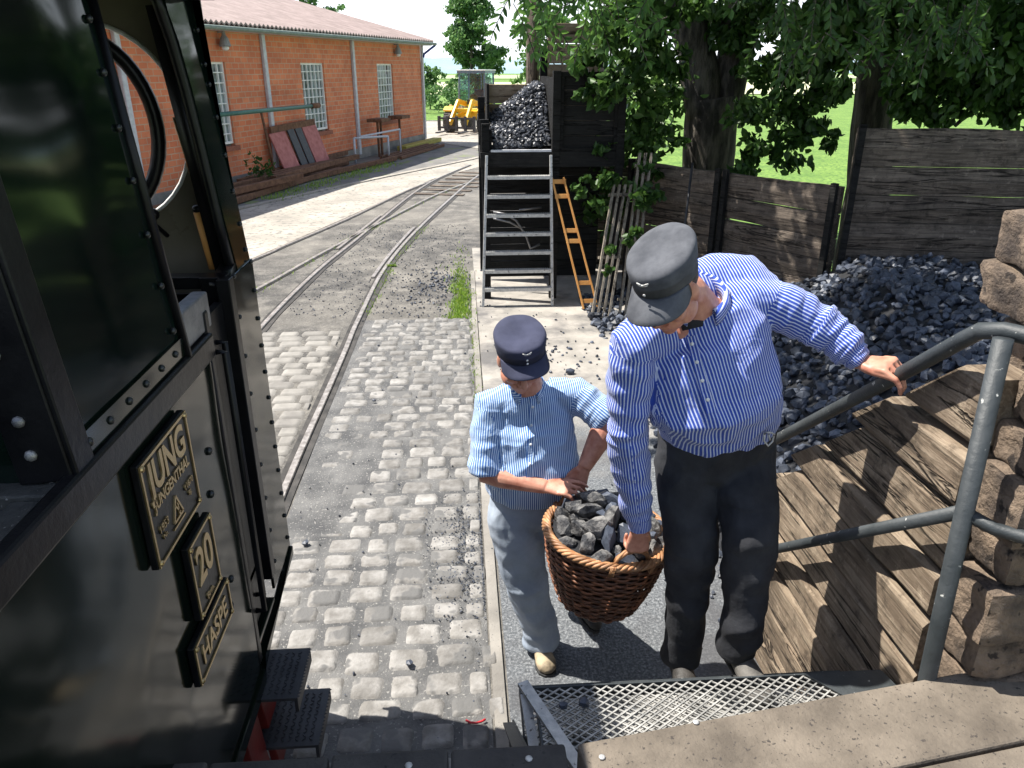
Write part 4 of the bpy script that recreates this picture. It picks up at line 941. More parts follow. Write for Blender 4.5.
# ================================================================ RETAINING WALL of sleepers
rw_ = empty('retaining_wall', (1.42,2.2,0)); tag(rw_, 'brown sleeper wall with stepped sloping top beside the metal stair', 'wall')
r_ = random.Random(12); z = 0; i = 0
hs_ = [.19,.17,.21,.16,.20,.19,.17,.21,.19,.22]
for h in hs_:
    z1 = z+h; yend = 1.78+(2.03-z1)/.95; yend = min(yend, 3.05+.1*r_.random())+r_.uniform(-.06,.05); n = 26; vs = []; fs = []; y0 = 1.74
    for k in range(n+1):
        y = y0+(yend-y0)*k/n; cut = 0; dB = (h/.95 if yend < 3.0 else .02)*(k/n)**3
        a = z+.014+.014*noise.noise((y*2,i*2.7,1)); b = z1-.006-cut*1.2+.016*noise.noise((y*2,i*2.7,5)); x = 1.352+r_.uniform(-.001,.001)+.010*noise.noise((y*3,i,8)) + (.012 if i % 3 == 1 else 0)
        vs += [(x+.012,y+dB,a),(x,y+dB*.93,a+.018),(x,y+dB*.07,b-.018),(x+.014,y,b),(1.49,y,b),(1.49,y+dB,a)]
    for k in range(n):
        for q in range(6): fs.append((k*6+q,(k+1)*6+q,(k+1)*6+(q+1)%6,k*6+(q+1)%6))
    fs += [tuple(range(6)), tuple(range(n*6,n*6+6))]
    mb = MB(); mb.add(vs, fs); p = mb.build('sleeper', M['sleeper_y'], rw_); z = z1; i += 1
# crib pier of sleeper ends to the right
pr = empty('sleeper_pier', (1.7,1.66,0)); tag(pr, 'rough pier of stacked sleeper ends at the right edge by the handrail', 'pier')
def block(mb, x0, x1, y0, y1, z0, z1, sd, rnd_=.022):
    n = 8; q = MB()
    c = V(((x0+x1)/2,(y0+y1)/2,(z0+z1)/2)); h = V(((x1-x0)/2,(y1-y0)/2,(z1-z0)/2)); vs = []; fs = []
    idx = {}
    def pt(u, v_, w_):
        p = V((u,v_,w_)); m_ = max(abs(u),abs(v_),abs(w_))
        k = (abs(u)**16+abs(v_)**16+abs(w_)**16)**(1/16); p = p/k*m_
        d = noise.noise(V((p.x*h.x,p.y*h.y,p.z*h.z))*9+V((sd*3,0,0)))*.016+.010*(abs(noise.noise(V((p.x*h.x,p.y*h.y*.6,p.z*h.z))*14+V((sd*5,2,0))))-.2)+noise.noise(V((p.x*h.x,p.y*h.y,p.z*h.z))*30+V((sd*3,0,0)))*.005
        return (c.x+p.x*(h.x+d), c.y+p.y*(h.y+d), c.z+p.z*(h.z+d))
    for ax in range(3):
        for s in (-1,1):
            base = len(vs)
            for a in range(n+1):
                for b in range(n+1):
                    co = [0,0,0]; co[ax] = s; co[(ax+1)%3] = a/n*2-1; co[(ax+2)%3] = b/n*2-1; vs.append(pt(*co))
            for a in range(n):
                for b in range(n):
                    k = base+a*(n+1)+b; f = (k,k+n+1,k+n+2,k+1); fs.append(f if s > 0 else tuple(reversed(f)))
    mb.add(vs, fs)
zz = 0.; rows = [(1.07,1.20),(1.21,1.36),(1.37,1.50),(1.51,1.68),(1.69,1.79),(1.80,1.93),(1.94,2.02)]
rows = [(.02+k*.21, .22+k*.21) for k in range(5)]+rows
for i, (a, b) in enumerate(rows):
    mb = MB(); xo = (1.385,1.37,1.40,1.375,1.39,1.385,1.375,1.405,1.385,1.41,1.425,1.415,1.42,1.43)[i]
    w0 = (.27,.34,.22,.30)[i % 4]
    block(mb, xo, xo+w0, 1.55+.01*(i%2), 1.735, a, b, i); block(mb, xo+w0+.01, xo+w0+.30, 1.545, 1.735, a+.004, b-.004, i+40); block(mb, xo+w0+.32, xo+w0+.75, 1.55, 1.735, a, b, i+80)
    mb.build('sleeper_end', M['endgrain'], pr, smooth=True)
for k in range(8):
    mb = MB(); block(mb, 1.50, 2.1, 1.76, 1.96, .02+k*.25, .26+k*.25, k+120); mb.build('sleeper_end', M['endgrain'], pr, smooth=True)
for i, (a, b) in enumerate(((2.035,2.16),(2.165,2.30))):
    mb = MB(); block(mb, 1.425+.012*i, 1.75, 1.76, 1.97, a, b, i+7); block(mb, 1.76, 2.1, 1.77, 1.97, a, b, i+57); mb.build('sleeper_end', M['endgrain'], pr, smooth=True)
# ================================================================ PLATFORM
dk = empty('loading_platform', (.9,.8,0)); tag(dk, 'wide worn brown deck boards with bolts in the foreground', 'platform'); WL[dk.name] = V((.9,.8,0))
dv = V((.988,.152,0)); nv = V((.152,-.988,0)); O = V((.262,1.432,0))
for k in range(5):
    a = O+nv*(.252*k+.0)
    mb = MB(); c = a+nv*.121+dv*1.25+V((0,0,1.0)); mb.obox(c, (2.5,.241,.1), Matrix((dv,-nv,V((0,0,1)))).transposed())
    bd = mb.build('deck_board', M['deck'], dk, bevel=.008); WL[bd.name] = V(WL[dk.name])
    if k == 0: rivets('bolt', [tuple(gz(602,757,1.053)), tuple(gz(696,722,1.053))], .009, (0,0,1), bd, M['galv'], .4)
for k in range(4):
    x1 = .235-k*.30; 
    mb = MB(); mb.box(x1-.295, x1-.003, .25, 1.44+.003*(k%2), .955, 1.045+.002*(k%2)); bd = mb.build('deck_board', M['deck_shade'], dk, bevel=.008); WL[bd.name] = V(WL[dk.name])
    if k < 3: rivets('bolt', [(x1-.10,1.395,1.048),], .010, (0,0,1), bd, M['galv'], .4)
mb = MB(); 
for x in (-.55,.2,1.3,2.3):
    for y in (.4,1.25): mb.box(x-.06,x+.06,y-.06,y+.06,0,.95)
mb.build('support_post', M['postw'], dk)
mb = MB(); mb.bar((-.6,1.36,.88),(.26,1.36,.88),.08,.14); mb.bar((.3,1.33,.87),(2.7,1.6,.87),.08,.15); mb.build('edge_beam', M['blackw'], dk)
# ================================================================ METAL STAIR
st = empty('metal_stair', (.75,2.0,0)); tag(st, 'grey steel stair with expanded mesh treads below the deck', 'stair'); WL[st.name] = V((.75,2.0,0))
M['mesh'] = pmat('worn_mesh', (.22,.22,.21), (.46,.45,.42), 20, .5, .2, 60, metal=.3)
treads = [(.87,1.40,1.81),(.67,1.76,2.02),(.47,1.96,2.225),(.27,2.17,2.43)]
for ti, (tz, ya, yb) in enumerate(treads):
    x0, x1 = .19, 1.30
    mb = MB(); mb.box(x0,x1,yb-.006,yb,tz-.045,tz+.004); mb.box(x0,x1,ya,ya+.006,tz-.045,tz+.0); mb.box(x0,x0+.006,ya+.006,yb-.006,tz-.04,tz); mb.box(x1-.006,x1,ya+.006,yb-.006,tz-.04,tz)
    if ti == 0:
        mb.prism([(1.05,1.80),(1.30,1.80),(1.34,1.60),(1.30,1.585),(1.17,1.66)], (0,0,tz+.004), (1,0,0),(0,1,0),(0,0,1), .004)
    tr = mb.build('tread_frame', M['rail_paint'], st); WL[tr.name] = V(WL[st.name])
    mb = MB(); dx, dy = .037, .021; a0 = x0+.006; nn = int((x1-x0)/dx*1)
    # two families of slanted strands
    W_, D_ = x1-x0-.012, yb-ya-.012; sl_ = dy/dx*1.25
    for fam in (1,-1):
        c = -D_/sl_
        while c < W_:
            pts = []
            xa, xb = max(0, c), min(W_, c+D_/sl_)
            if xb-xa > .01:
                ya_ = (xa-c)*sl_; yb_ = (xb-c)*sl_
                if fam < 0: ya_, yb_ = D_-ya_, D_-yb_
                mb.bar((a0+xa, ya+.006+ya_, tz-.002+.001*fam), (a0+xb, ya+.006+yb_, tz-.002+.001*fam), .0048, .004)
            c += dx
    mb.build('tread_mesh', M['mesh'], tr)
for X in (.165,1.325):
    mb = MB(); p, q = V((X,1.46,.80)), V((X,2.36,.02)); d_ = (q-p).normalized()
    mb.bar(p, q, .008, .2, ref=(0,0,1)); up_ = V((0,.5,.86))
    s_ = 1 if X < .7 else -1
    mb.bar(p+V((-.02*s_,0,.125)), q+V((-.02*s_,0,.125)), .05, .008); mb.bar(p+V((-.02*s_,0,-.125)), q+V((-.02*s_,0,-.125)), .05, .008)
    mb.build('stringer', M['rail_paint'], st)
mb = MB(); mb.bar((.155,1.83,.872),(.30,1.46,.885),.035,.012); mb.bar((.16,1.80,.855),(.20,1.45,.66),.03,.012); mb.build('side_angle', M['galv'], st)
# coal bits lying on the top tread
for i, (px_, py_, s) in enumerate(((563,705,.016),(584,702,.02))):
    p = gz(px_,py_,.89); vs_, fs_ = LUMPS[i+5]; mb = MB(); mb.add([tuple(p+V(q)*s) for q in vs_.tolist()], fs_)
    tag(mb.build('coal_lump', M['coal']), ('left of two coal bits on the mesh tread','right of two coal bits on the mesh tread')[i], 'coal')
# ================================================================ HANDRAIL
hr = empty('handrail', (1.3,1.64,1.05)); tag(hr, 'grey painted tube handrail with chipped paint beside the stair', 'handrail')
mb = MB(); mb.loft([(1.295,1.585,.9),(1.295,1.60,1.05),(1.30,1.655,2.045)], .0235, n=14); mb.build('post', M['rail_paint'], hr, smooth=True)
mb = MB(); mb.tube([(1.30,3.05,1.0),(1.30,2.72,1.255),(1.30,2.1,1.745),(1.30,1.80,1.99),(1.305,1.745,2.035),(1.33,1.70,2.05),(1.45,1.56,2.045),(1.8,1.28,2.04)], .0225, 14); mb.build('top_rail', M['rail_paint'], hr, smooth=True)
mb = MB(); mb.tube([(1.30,3.05,.42),(1.30,2.64,.755),(1.298,1.63,1.575)], .020, 12); mb.build('mid_rail', M['rail_paint'], hr, smooth=True)
mb = MB(); mb.tube([(1.298,1.63,1.572),(1.36,1.59,1.545),(1.40,1.52,1.56),(1.8,1.2,1.575)], .018, 12); mb.build('mid_rail', M['rail_paint'], hr, smooth=True)
mb = MB(); mb.tube([(1.30,2.98,0),(1.30,2.98,1.05)], .025, 12); mb.build('post', M['rail_paint'], hr, smooth=True)

# ================================================================ VEGETATION
def leaf_obj(name, C_, N_dir, L_, W_, mt, parent=None, seed=0, **k):
    """C_ centres (n,3); leaf = folded 4-face blade"""
    n = len(C_); g = np.random.default_rng(seed)
    d = N_dir; d = d/np.linalg.norm(d, axis=1)[:,None]
    r = g.normal(size=(n,3)); s = np.cross(d, r); s /= np.linalg.norm(s, axis=1)[:,None]; u = np.cross(s, d)
    L_ = np.asarray(L_).reshape(-1,1)*np.ones((n,1)); W_ = np.asarray(W_).reshape(-1,1)*np.ones((n,1))
    P0 = C_-d*L_*.5; P1 = C_-d*L_*.12+s*W_*.5+u*W_*.18; P2 = C_+d*L_*.5-u*L_*.12; P3 = C_-d*L_*.12-s*W_*.5+u*W_*.18; P4 = C_+u*0; P5 = C_+d*L_*.22+s*W_*.38+u*W_*.1; P6 = C_+d*L_*.22-s*W_*.38+u*W_*.1
    vs = np.stack([P0,P1,P5,P2,P6,P3], 1).reshape(-1,3)
    me = bpy.data.meshes.new(name); off = np.array(WL[parent.name]) if parent is not None else vs.min(0)*0+np.array([vs[:,0].mean(), vs[:,1].mean(), vs[:,2].min()])
    vs = vs-off
    F = (np.arange(n)*6)[:,None]
    f1 = F+np.array([0,1,2,3]); f2 = F+np.array([0,3,4,5]); fa = np.stack([f1,f2],1).reshape(-1,4)
    me.vertices.add(len(vs)); me.vertices.foreach_set('co', vs.ravel()); me.loops.add(fa.size); me.loops.foreach_set('vertex_index', fa.ravel())
    me.polygons.add(len(fa)); me.polygons.foreach_set('loop_start', np.arange(len(fa))*4); me.polygons.foreach_set('loop_total', np.full(len(fa),4)); me.materials.append(mt); me.update(calc_edges=True)
    return link(name, me, parent, V(off))
def clumps(cl, seed, droop=.6):
    g = np.random.default_rng(seed); C_ = []; D_ = []; 
    for c, rad, n in cl:
        rad = np.asarray(rad)*np.ones(3)
        # sub-sprays inside each clump give light and dark tufts
        m = max(3, n//26); sc_ = g.normal(size=(m,3)); sc_ /= np.linalg.norm(sc_,axis=1)[:,None]; sc_ *= (g.random((m,1))**.5)
        for i in range(m):
            k = n//m; p = np.array(c)+rad*sc_[i]+g.normal(size=(k,3))*rad*.27*np.array([1,1,.7]); C_.append(p)
            dd = g.normal(size=(k,3))*.6+sc_[i]*.8; dd[:,2] -= droop; D_.append(dd)
    return np.concatenate(C_), np.concatenate(D_)
def limb(mb, pts, r, seed=0):
    out = []; rs = []; n = len(pts)
    for i in range(n-1):
        for k in range(4):
            t = k/4; p = V(pts[i]).lerp(V(pts[i+1]), t); p += V((noise.noise(p*1.3+V((seed,0,0))), noise.noise(p*1.3+V((0,seed,0))), 0))*.05; out.append(p); rs.append(r[i]*(1-t)+r[i+1]*t)
    out.append(V(pts[-1])); rs.append(r[-1]); mb.loft(out, [q*(1+.12*noise.noise(o*3)) for q, o in zip(rs, out)], n=14, ref=(1,.2,0))
# twin trunk tree behind the fence
ta = empty('ash_tree', (3.5,10.6,0)); tag(ta, 'big shade tree with forked trunk behind the low fence', 'tree')
mb = MB(); limb(mb, [(3.45,10.6,-.1),(3.42,10.6,.6),(3.40,10.6,1.6),(3.36,10.6,2.3)], [.42,.36,.34,.36]); limb(mb, [(3.30,10.6,2.0),(3.10,10.6,2.8),(2.75,10.5,3.6),(2.3,10.2,5.2),(2.1,9.8,7)], [.26,.24,.22,.16,.08],3); limb(mb, [(3.52,10.6,1.9),(3.62,10.6,2.8),(3.95,10.7,3.7),(4.5,10.9,5.2),(5.2,11,7.2)], [.23,.21,.2,.15,.07],5)
limb(mb, [(2.6,10.4,3.9),(1.6,9.3,4.6),(.9,8.0,4.9),(.3,6.6,5.0)], [.13,.1,.07,.03],7); limb(mb, [(3.5,10.6,2.9),(3.4,9.4,4.6),(3.0,7.6,5.4),(2.2,5.6,5.5)], [.15,.12,.08,.03],9)
limb(mb, [(3.9,10.6,3.4),(4.6,9.5,4.4),(5,8,5.2)], [.13,.1,.04],9)
mb.build('trunk', M['bark'], ta, smooth=True)
def A_(x, y, Y): return tuple(at(x, y, Y))
cl = []
for (x, y, Y, r0, n) in [(590,62,8.9,.22,70),(612,92,8.8,.2,80),(588,95,8.9,.12,30),(640,60,9,.35,160),(640,105,9.2,.3,140),(655,145,9.3,.25,110),(672,60,9.6,.3,110),(625,30,8.6,.35,150),(655,20,9,.28,130),
    (752,155,9.0,.20,90),(752,105,9.3,.3,150),(770,75,9.5,.32,150),(795,110,9.4,.3,150),(785,150,9.2,.26,110),(812,128,9.2,.2,70),(832,140,8.9,.12,30),(745,30,10.2,.3,160),(752,5,10.2,.3,140),(728,15,10.4,.25,90),(765,60,10.2,.3,120),(700,-5,8.8,.35,150),(642,200,9.6,.3,110),(612,215,9.9,.3,110),(590,175,10.3,.3,100),(735,178,9.1,.12,40),(800,60,9.6,.3,130),(825,90,9.5,.22,80),(775,20,9.6,.3,100),(820,25,9,.35,140),
    (672,95,9.9,.14,40),(648,180,8.9,.18,60),(612,178,8.8,.16,50),(600,150,9.1,.15,40),(632,130,10.5,.4,160),(660,90,10.8,.5,200),(745,175,9.2,.15,40),(640,5,8.6,.4,160)]:
    cl.append((A_(x,y,Y), (r0,r0,r0*.9), int(n*2.1)))
C_, D_ = clumps(cl, 1); g = np.random.default_rng(4); leaf_obj('crown', C_, D_, g.uniform(.09,.15,len(C_)), g.uniform(.055,.085,len(C_)), M['leaf'], ta, 1)
cl = []
g = np.random.default_rng(12)
for k in range(120):
    x = g.uniform(-.7,5.2); y = g.uniform(4.6,13.5); z = g.uniform(4.5,6.6)+ (y-5)*.08
    if x < 1.0 and y > 7.2: continue
    cl.append(((x,y,z), (.75,.75,.45), 190))
C_, D_ = clumps(cl, 2); leaf_obj('unseen_shade_crown', C_, D_, g.uniform(.14,.22,len(C_)), g.uniform(.08,.13,len(C_)), M['leaf'], ta, 2)  # leaves above the view, added to shade the fence and coal heap
# drooping compound leaves at the top
def sprays(lst, seed, L_=.085, W_=.032):
    g = random.Random(seed); C_ = []; D_ = []; tw = MB()
    for (x, y, Y, ln, ang) in lst:
        p = at(x, y, Y); d = V((math.cos(ang), g.uniform(-.5,.2), -math.sin(ang))).normalized(); side_ = d.cross(V((0,-1,.3))).normalized(); q = []
        n = 7
        for k in range(n):
            t = k/(n-1); c = p+d*(ln*t)+V((0,0,-.10*t*t)); q.append(c)
            for s in (-1,1):
                if k == 0: continue
                dd = side_*s+d*.7+V((0,0,-.45)); C_.append(tuple(c+dd.normalized()*L_*.5)); D_.append(tuple(dd))
        dd = d+V((0,0,-.3)); C_.append(tuple(q[-1]+dd*L_*.5)); D_.append(tuple(dd)); tw.tube(q, .004, 5)
    return np.array(C_), np.array(D_), tw
g2 = random.Random(31); lst = []
for k in range(46): lst.append((g2.uniform(505,670), g2.uniform(-60,14)+ (18 if g2.random() < .3 else 0), g2.uniform(6.6,8.2), g2.uniform(.22,.34), g2.uniform(.2,2.9)))
lst2 = []
for k in range(60): lst2.append((g2.uniform(760,1010), g2.uniform(-40,40), g2.uniform(6.2,7.6), g2.uniform(.22,.34), g2.uniform(.2,2.9)))
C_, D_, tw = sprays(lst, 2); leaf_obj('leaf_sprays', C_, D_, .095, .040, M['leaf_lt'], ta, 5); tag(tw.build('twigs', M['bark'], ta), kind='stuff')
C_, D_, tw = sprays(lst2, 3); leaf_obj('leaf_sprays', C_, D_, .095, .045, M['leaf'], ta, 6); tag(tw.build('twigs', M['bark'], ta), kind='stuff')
# right tree
tb = empty('shade_tree', (5.4,10.1,0)); tag(tb, 'straight grey trunked tree behind the tall fence section', 'tree')
mb = MB(); limb(mb, [(5.45,10,-.1),(5.40,10,1.2),(5.30,10,2.2),(5.20,10,3.2),(5.3,10,5),(5.6,10,7.5)], [.32,.27,.25,.235,.2,.1],2); limb(mb, [(5.25,10,3.6),(6.2,9.3,4.4),(7.0,8.6,5.0)], [.14,.1,.04],4); mb.build('trunk', M['bark'], tb, smooth=True)
cl = []
for (x, y, Y, r0, n) in [(840,15,8.2,.35,220),(900,25,8.4,.4,240),(945,40,8.4,.4,240),(990,25,8.2,.45,280),(1020,60,8.4,.4,240),(930,80,8.8,.3,170),(965,92,8.8,.3,170),(1005,95,8.8,.3,160),(905,95,9.1,.2,90),(840,60,8.6,.3,150),(915,62,8.5,.25,110),(925,108,9.0,.22,80),(1015,112,8.8,.18,50),(985,108,8.9,.2,60),(950,112,9,.18,50),(905,110,9,.16,40),(838,88,8.8,.16,70),(1035,20,8,.5,260),(1040,100,8.6,.4,200),(900,-5,8,.5,300),(960,0,8,.5,300),(840,-10,8,.4,200)]:
    cl.append((A_(x,y,Y), (r0*1.1,r0,r0*.9), int(n*2.3)))
C_, D_ = clumps(cl, 6); g = np.random.default_rng(8); leaf_obj('crown', C_, D_, g.uniform(.09,.15,len(C_)), g.uniform(.055,.085,len(C_)), M['leaf'], tb, 7)
cl = []
for k in range(75): cl.append(((g.uniform(3.5,10),g.uniform(5.2,13),g.uniform(4.3,6.5)), (.85,.85,.5), 180))
C_, D_ = clumps(cl, 9); leaf_obj('unseen_shade_crown', C_, D_, g.uniform(.15,.24,len(C_)), g.uniform(.09,.14,len(C_)), M['leaf'], tb, 9)  # more unseen leaves overhead, added for shading
mb = MB(); limb(mb, [tuple(at(1030,60,9)),tuple(at(985,102,9)),tuple(at(955,126,9))], [.05,.035,.02],6); limb(mb, [tuple(at(1040,40,9)),tuple(at(1012,90,9)),tuple(at(1000,128,9))], [.04,.03,.02],7); mb.build('low_branch', M['bark'], tb, smooth=True)
# ivy on the fence by the slatted frames
cl = []
for (x, y, Y, r0, n) in [(600,205,8.6,.10,30),(588,185,8.9,.14,40),(640,205,8.5,.16,70),(655,190,8.5,.14,60),(630,235,8.4,.14,50),(612,250,8.3,.09,22),(605,272,8.2,.07,16),(575,190,9.0,.12,30)]: cl.append((A_(x,y,Y),(r0,r0*.5,r0),n))
C_, D_ = clumps(cl, 14); g = np.random.default_rng(3); o = leaf_obj('ivy', C_, D_, g.uniform(.06,.11,len(C_)), g.uniform(.05,.08,len(C_)), M['leaf'], None, 3); tag(o, 'dark leafy shoots growing round the slatted frames by the fence', 'ivy', kind='stuff')
# far trees and hedges
def far_tree(name, base, h, cl_, label, leaf=.25, mt='leaf_far', seed=0):
    t_ = empty(name, base); tag(t_, label, 'tree'); b = V(base)
    mb = MB(); limb(mb, [tuple(b),tuple(b+V((0,0,h*.35))),tuple(b+V((.1,0,h*.9)))], [h*.018,h*.013,h*.004], seed)
    for k in range(8):
        a = k*2.4; z = h*(.25+.07*k); mb.tube([tuple(b+V((0,0,z))), tuple(b+V((math.cos(a)*h*.12, math.sin(a)*h*.12, z+h*.10)))], h*.004, 6)
    mb.build('trunk', M['bark'], t_, smooth=True)
    cs = [((b.x+c[0], b.y+c[1], b.z+c[2]), c[3], c[4]) for c in cl_]; C_, D_ = clumps(cs, seed, .1); g = np.random.default_rng(seed)
    leaf_obj('crown', C_, D_, g.uniform(leaf*.7,leaf*1.3,len(C_)), g.uniform(leaf*.5,leaf*.8,len(C_)), M[mt], t_, seed)
g = np.random.default_rng(77); b = at(472, 82, 60); cs = []
for k in range(80):
    z = g.uniform(.3,8.4); rr_ = 2.3*min(1, (9-z)/4.2)*min(1,.5+z*.3); a = g.uniform(0,6.28); q = g.uniform(.1,1)*rr_; cs.append((q*math.cos(a), q*math.sin(a), z, (.66,.66,.5), 210))
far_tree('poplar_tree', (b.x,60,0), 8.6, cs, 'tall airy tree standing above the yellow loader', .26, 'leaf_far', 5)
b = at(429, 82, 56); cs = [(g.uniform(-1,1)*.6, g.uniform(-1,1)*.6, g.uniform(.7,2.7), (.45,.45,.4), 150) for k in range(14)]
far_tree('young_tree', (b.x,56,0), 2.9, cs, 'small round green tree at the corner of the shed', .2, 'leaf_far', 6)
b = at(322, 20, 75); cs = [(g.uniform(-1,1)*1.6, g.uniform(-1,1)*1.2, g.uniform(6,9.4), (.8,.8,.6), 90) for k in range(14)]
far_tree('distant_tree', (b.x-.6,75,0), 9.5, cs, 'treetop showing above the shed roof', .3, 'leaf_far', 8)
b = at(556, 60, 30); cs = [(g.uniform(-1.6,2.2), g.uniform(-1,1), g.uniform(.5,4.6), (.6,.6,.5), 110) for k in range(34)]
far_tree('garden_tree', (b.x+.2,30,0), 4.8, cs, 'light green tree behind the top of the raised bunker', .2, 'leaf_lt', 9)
cs = [((x, 52+g.uniform(-1,1), g.uniform(.3,1.4)), (.7,.7,.5), 90) for x in np.linspace(-7,.5,22)]
C_, D_ = clumps(cs, 10, .1); o = leaf_obj('hedge', C_, D_, g.uniform(.15,.26,len(C_)), g.uniform(.1,.18,len(C_)), M['leaf_far'], None, 11); tag(o, 'bushy hedge behind the loader at the end of the yard', 'hedge')
cs = [((x, 38+g.uniform(-1,1), g.uniform(.3,1.6)), (.7,.7,.5), 90) for x in np.linspace(3.2,9,14)]
C_, D_ = clumps(cs, 12, .1); o = leaf_obj('bushes', C_, D_, g.uniform(.15,.26,len(C_)), g.uniform(.1,.18,len(C_)), M['leaf_lt'], None, 12); tag(o, 'light bushes seen through the leaves behind the bunker', 'bush', kind='stuff')
# weeds
def tufts(name, fn, n, hmin, hmax, mt, seed, label):
    g = random.Random(seed); mb = MB()
    for k in range(n):
        x, y = fn(g); h = g.uniform(hmin,hmax); a = g.uniform(0,6.28); w_ = h*.09+.002; bx, by = math.cos(a)*w_, math.sin(a)*w_; lx, ly = g.gauss(0,h*.4), g.gauss(0,h*.4)
        mb.add([(x-bx,y-by,0),(x+bx,y+by,0),(x+lx*.4+bx*.7,y+ly*.4+by*.7,h*.6),(x+lx*.4-bx*.7,y+ly*.4-by*.7,h*.6),(x+lx,y+ly,h)], [(0,1,2,3),(3,2,4)])
    o = mb.build(name, mt); tag(o, label, 'grass', kind='stuff')
def wf_(g):
    y = 8.3+abs(g.gauss(0,1.2)); return (.02+g.gauss(-.02,.06)-abs(g.gauss(0,.13))*(.4+noise.noise((y*2,0,0))), y)
tufts('weeds', wf_, 2000, .012, .055, M['grass'], 1, 'bright green weeds between the path kerb and the track dirt')
tufts('weeds', lambda g: (.12+g.gauss(-.02,.02), g.uniform(5.5,8.3)), 260, .01, .04, M['grass'], 2, 'thin grass growing out of the kerb joint')
def w3(g):
    t = g.random(); i = min(int(t*(len(R4)-1)), len(R4)-2); a, b = R4[i], R4[i+1]; s = g.random(); return (a[0]+(b[0]-a[0])*s+g.gauss(.02,.05), a[1]+(b[1]-a[1])*s) if g.random() < .5 else ((lambda p, q, s: (p[0]+(q[0]-p[0])*s+g.gauss(.06,.04), p[1]+(q[1]-p[1])*s))(R1[5+int(g.random()*3)], R1[6+0*int(g.random())], g.random()))
tufts('weeds', w3, 900, .01, .05, M['grass'], 3, 'sparse weeds along the rails')
def w4(g): p = S(g.uniform(7,14), 1.6+g.gauss(0,.2), 0); return (p.x, p.y)
tufts('weeds', w4, 1200, .02, .10, M['grass'], 4, 'grass fringe beside the beams in front of the shed')
g = np.random.default_rng(5); cs = [(tuple(S(12.9,.75,.5)), (.3,.2,.45), 110)]
C_, D_ = clumps(cs, 20, -.3); o = leaf_obj('shrub', C_, D_, .12, .06, M['leaf'], None, 21); tag(o, 'small green shrub at the shed wall under the green pipe', 'shrub')
mb = MB(); pts = [gz(474,722,.02)+V((x,y,0)) for x, y in ((-.035,.012),(-.015,-.002),(.01,-.006),(.035,.002),(.05,.012))]; mb.tube([tuple(p) for p in pts], .005, 6)
tag(mb.build('red_cord', pmat('red_plastic', (.5,.02,.03),(.6,.03,.04), 5, .4), smooth=True), 'short red curved cord lying on the shaded cobbles', 'cord')
# ================================================================ BASKET
BC = V((.53,2.53,0)); BT = V((0,0,0))
bt_top, bt_bot = .955, .635
def brad(t): return .158+.086*t+.012*math.sin(t*math.pi)      # t 0 bottom, 1 rim
bs = empty('wicker_basket', (BC.x,BC.y,bt_bot)); tag(bs, 'brown wicker basket full of coal carried between the two men', 'basket')
TL = Matrix.Rotation(R(5), 3, 'Y')          # hangs slightly askew
def bp(a, r, z): q = V((math.cos(a)*r, math.sin(a)*r, z-.75)); q = TL @ q; return V((BC.x+q.x, BC.y+q.y, .75+q.z))
mb = MB(); rows = 24; NS = 34
for i in range(rows):
    t = (i+.5)/rows; z = bt_bot+(bt_top-bt_bot-.02)*t; n = NS*6; vs = []; fs = []; m = 5; rr_ = random.Random(i)
    for k in range(n):
        a = 2*math.pi*k/n; off = .0055*math.cos(a*NS/2+(math.pi if i % 2 else 0)); r0 = brad(t)+off; zz = z+.0022*math.sin(a*5+i*1.7)
        th = .0048*(1+.12*noise.noise((k*.2,i,0)))
        for j in range(m):
            b = 2*math.pi*j/m; vs.append(bp(a, r0+th*math.cos(b), zz+th*1.25*math.sin(b)))
    # cut each round into withies so that they vary in tone
    cuts_ = sorted(rr_.sample(range(6, n-6), 3)); seg = [0]+cuts_+[n]
    for s_ in range(len(seg)-1):
        ks = list(range(seg[s_], seg[s_+1]+1)); v2 = []; 
        for k in ks: v2 += vs[(k % n)*m:(k % n)*m+m]
        f2 = [(q*m+j, q*m+(j+1)%m, (q+1)*m+(j+1)%m, (q+1)*m+j) for q in range(len(ks)-1) for j in range(m)]
        mb.add(v2, f2)
mb.build('woven_side', M['wicker'], bs, smooth=True)
mb = MB()
for k in range(NS):
    a = 2*math.pi*(k+.5)/NS; mb.tube([bp(a, brad(t), bt_bot+(bt_top-bt_bot)*t) for t in (0,.25,.5,.75,1)], .005, 6)
mb.build('stakes', M['wicker'], bs, smooth=True)
mb = MB(); mb.loft([bp(0,0,bt_bot+.004), bp(0,0,bt_bot+.016)], .158, n=36, ref=(1,0,0)); mb.build('basket_base', M['wicker'], bs)
mb = MB()
for s_ in range(5):
    ph = s_*2*math.pi/5; pts = []
    for k in range(145):
        a = 2*math.pi*k/144; q = a*13+ph; pts.append(bp(a, brad(1)+.013*math.cos(q), bt_top+.011*math.sin(q)))
    mb.tube(pts, .0075, 6, cap=False)
mb.build('rim', M['rim'], bs, smooth=True)
def bhandle(a0):
    mb = MB()
    for s_ in range(3):
        pts = []
        for k in range(25):
            t = k/24; a = a0+R(-17+34*t); h = .055*math.sin(t*math.pi)**.6; q = t*9+s_*2.09; pts.append(bp(a, brad(1)-.012+.006*math.cos(q), bt_top+.012+h+.006*math.sin(q)))
        mb.tube(pts, .0065, 6)
    for s in (-1,1):
        a = a0+R(17)*s
        for j in range(4): pts = [bp(a+.02*j*s, brad(1)+.018, bt_top+.012), bp(a+.02*j*s-.02, brad(.93)+.014, bt_top-.035), bp(a+.02*j*s-.01, brad(1)-.02, bt_top-.01)]; mb.tube(pts, .004, 5)
    mb.build('handle', M['rim'], bs, smooth=True)
HA1, HA2 = R(-77), R(118)
bhandle(HA1); bhandle(HA2)
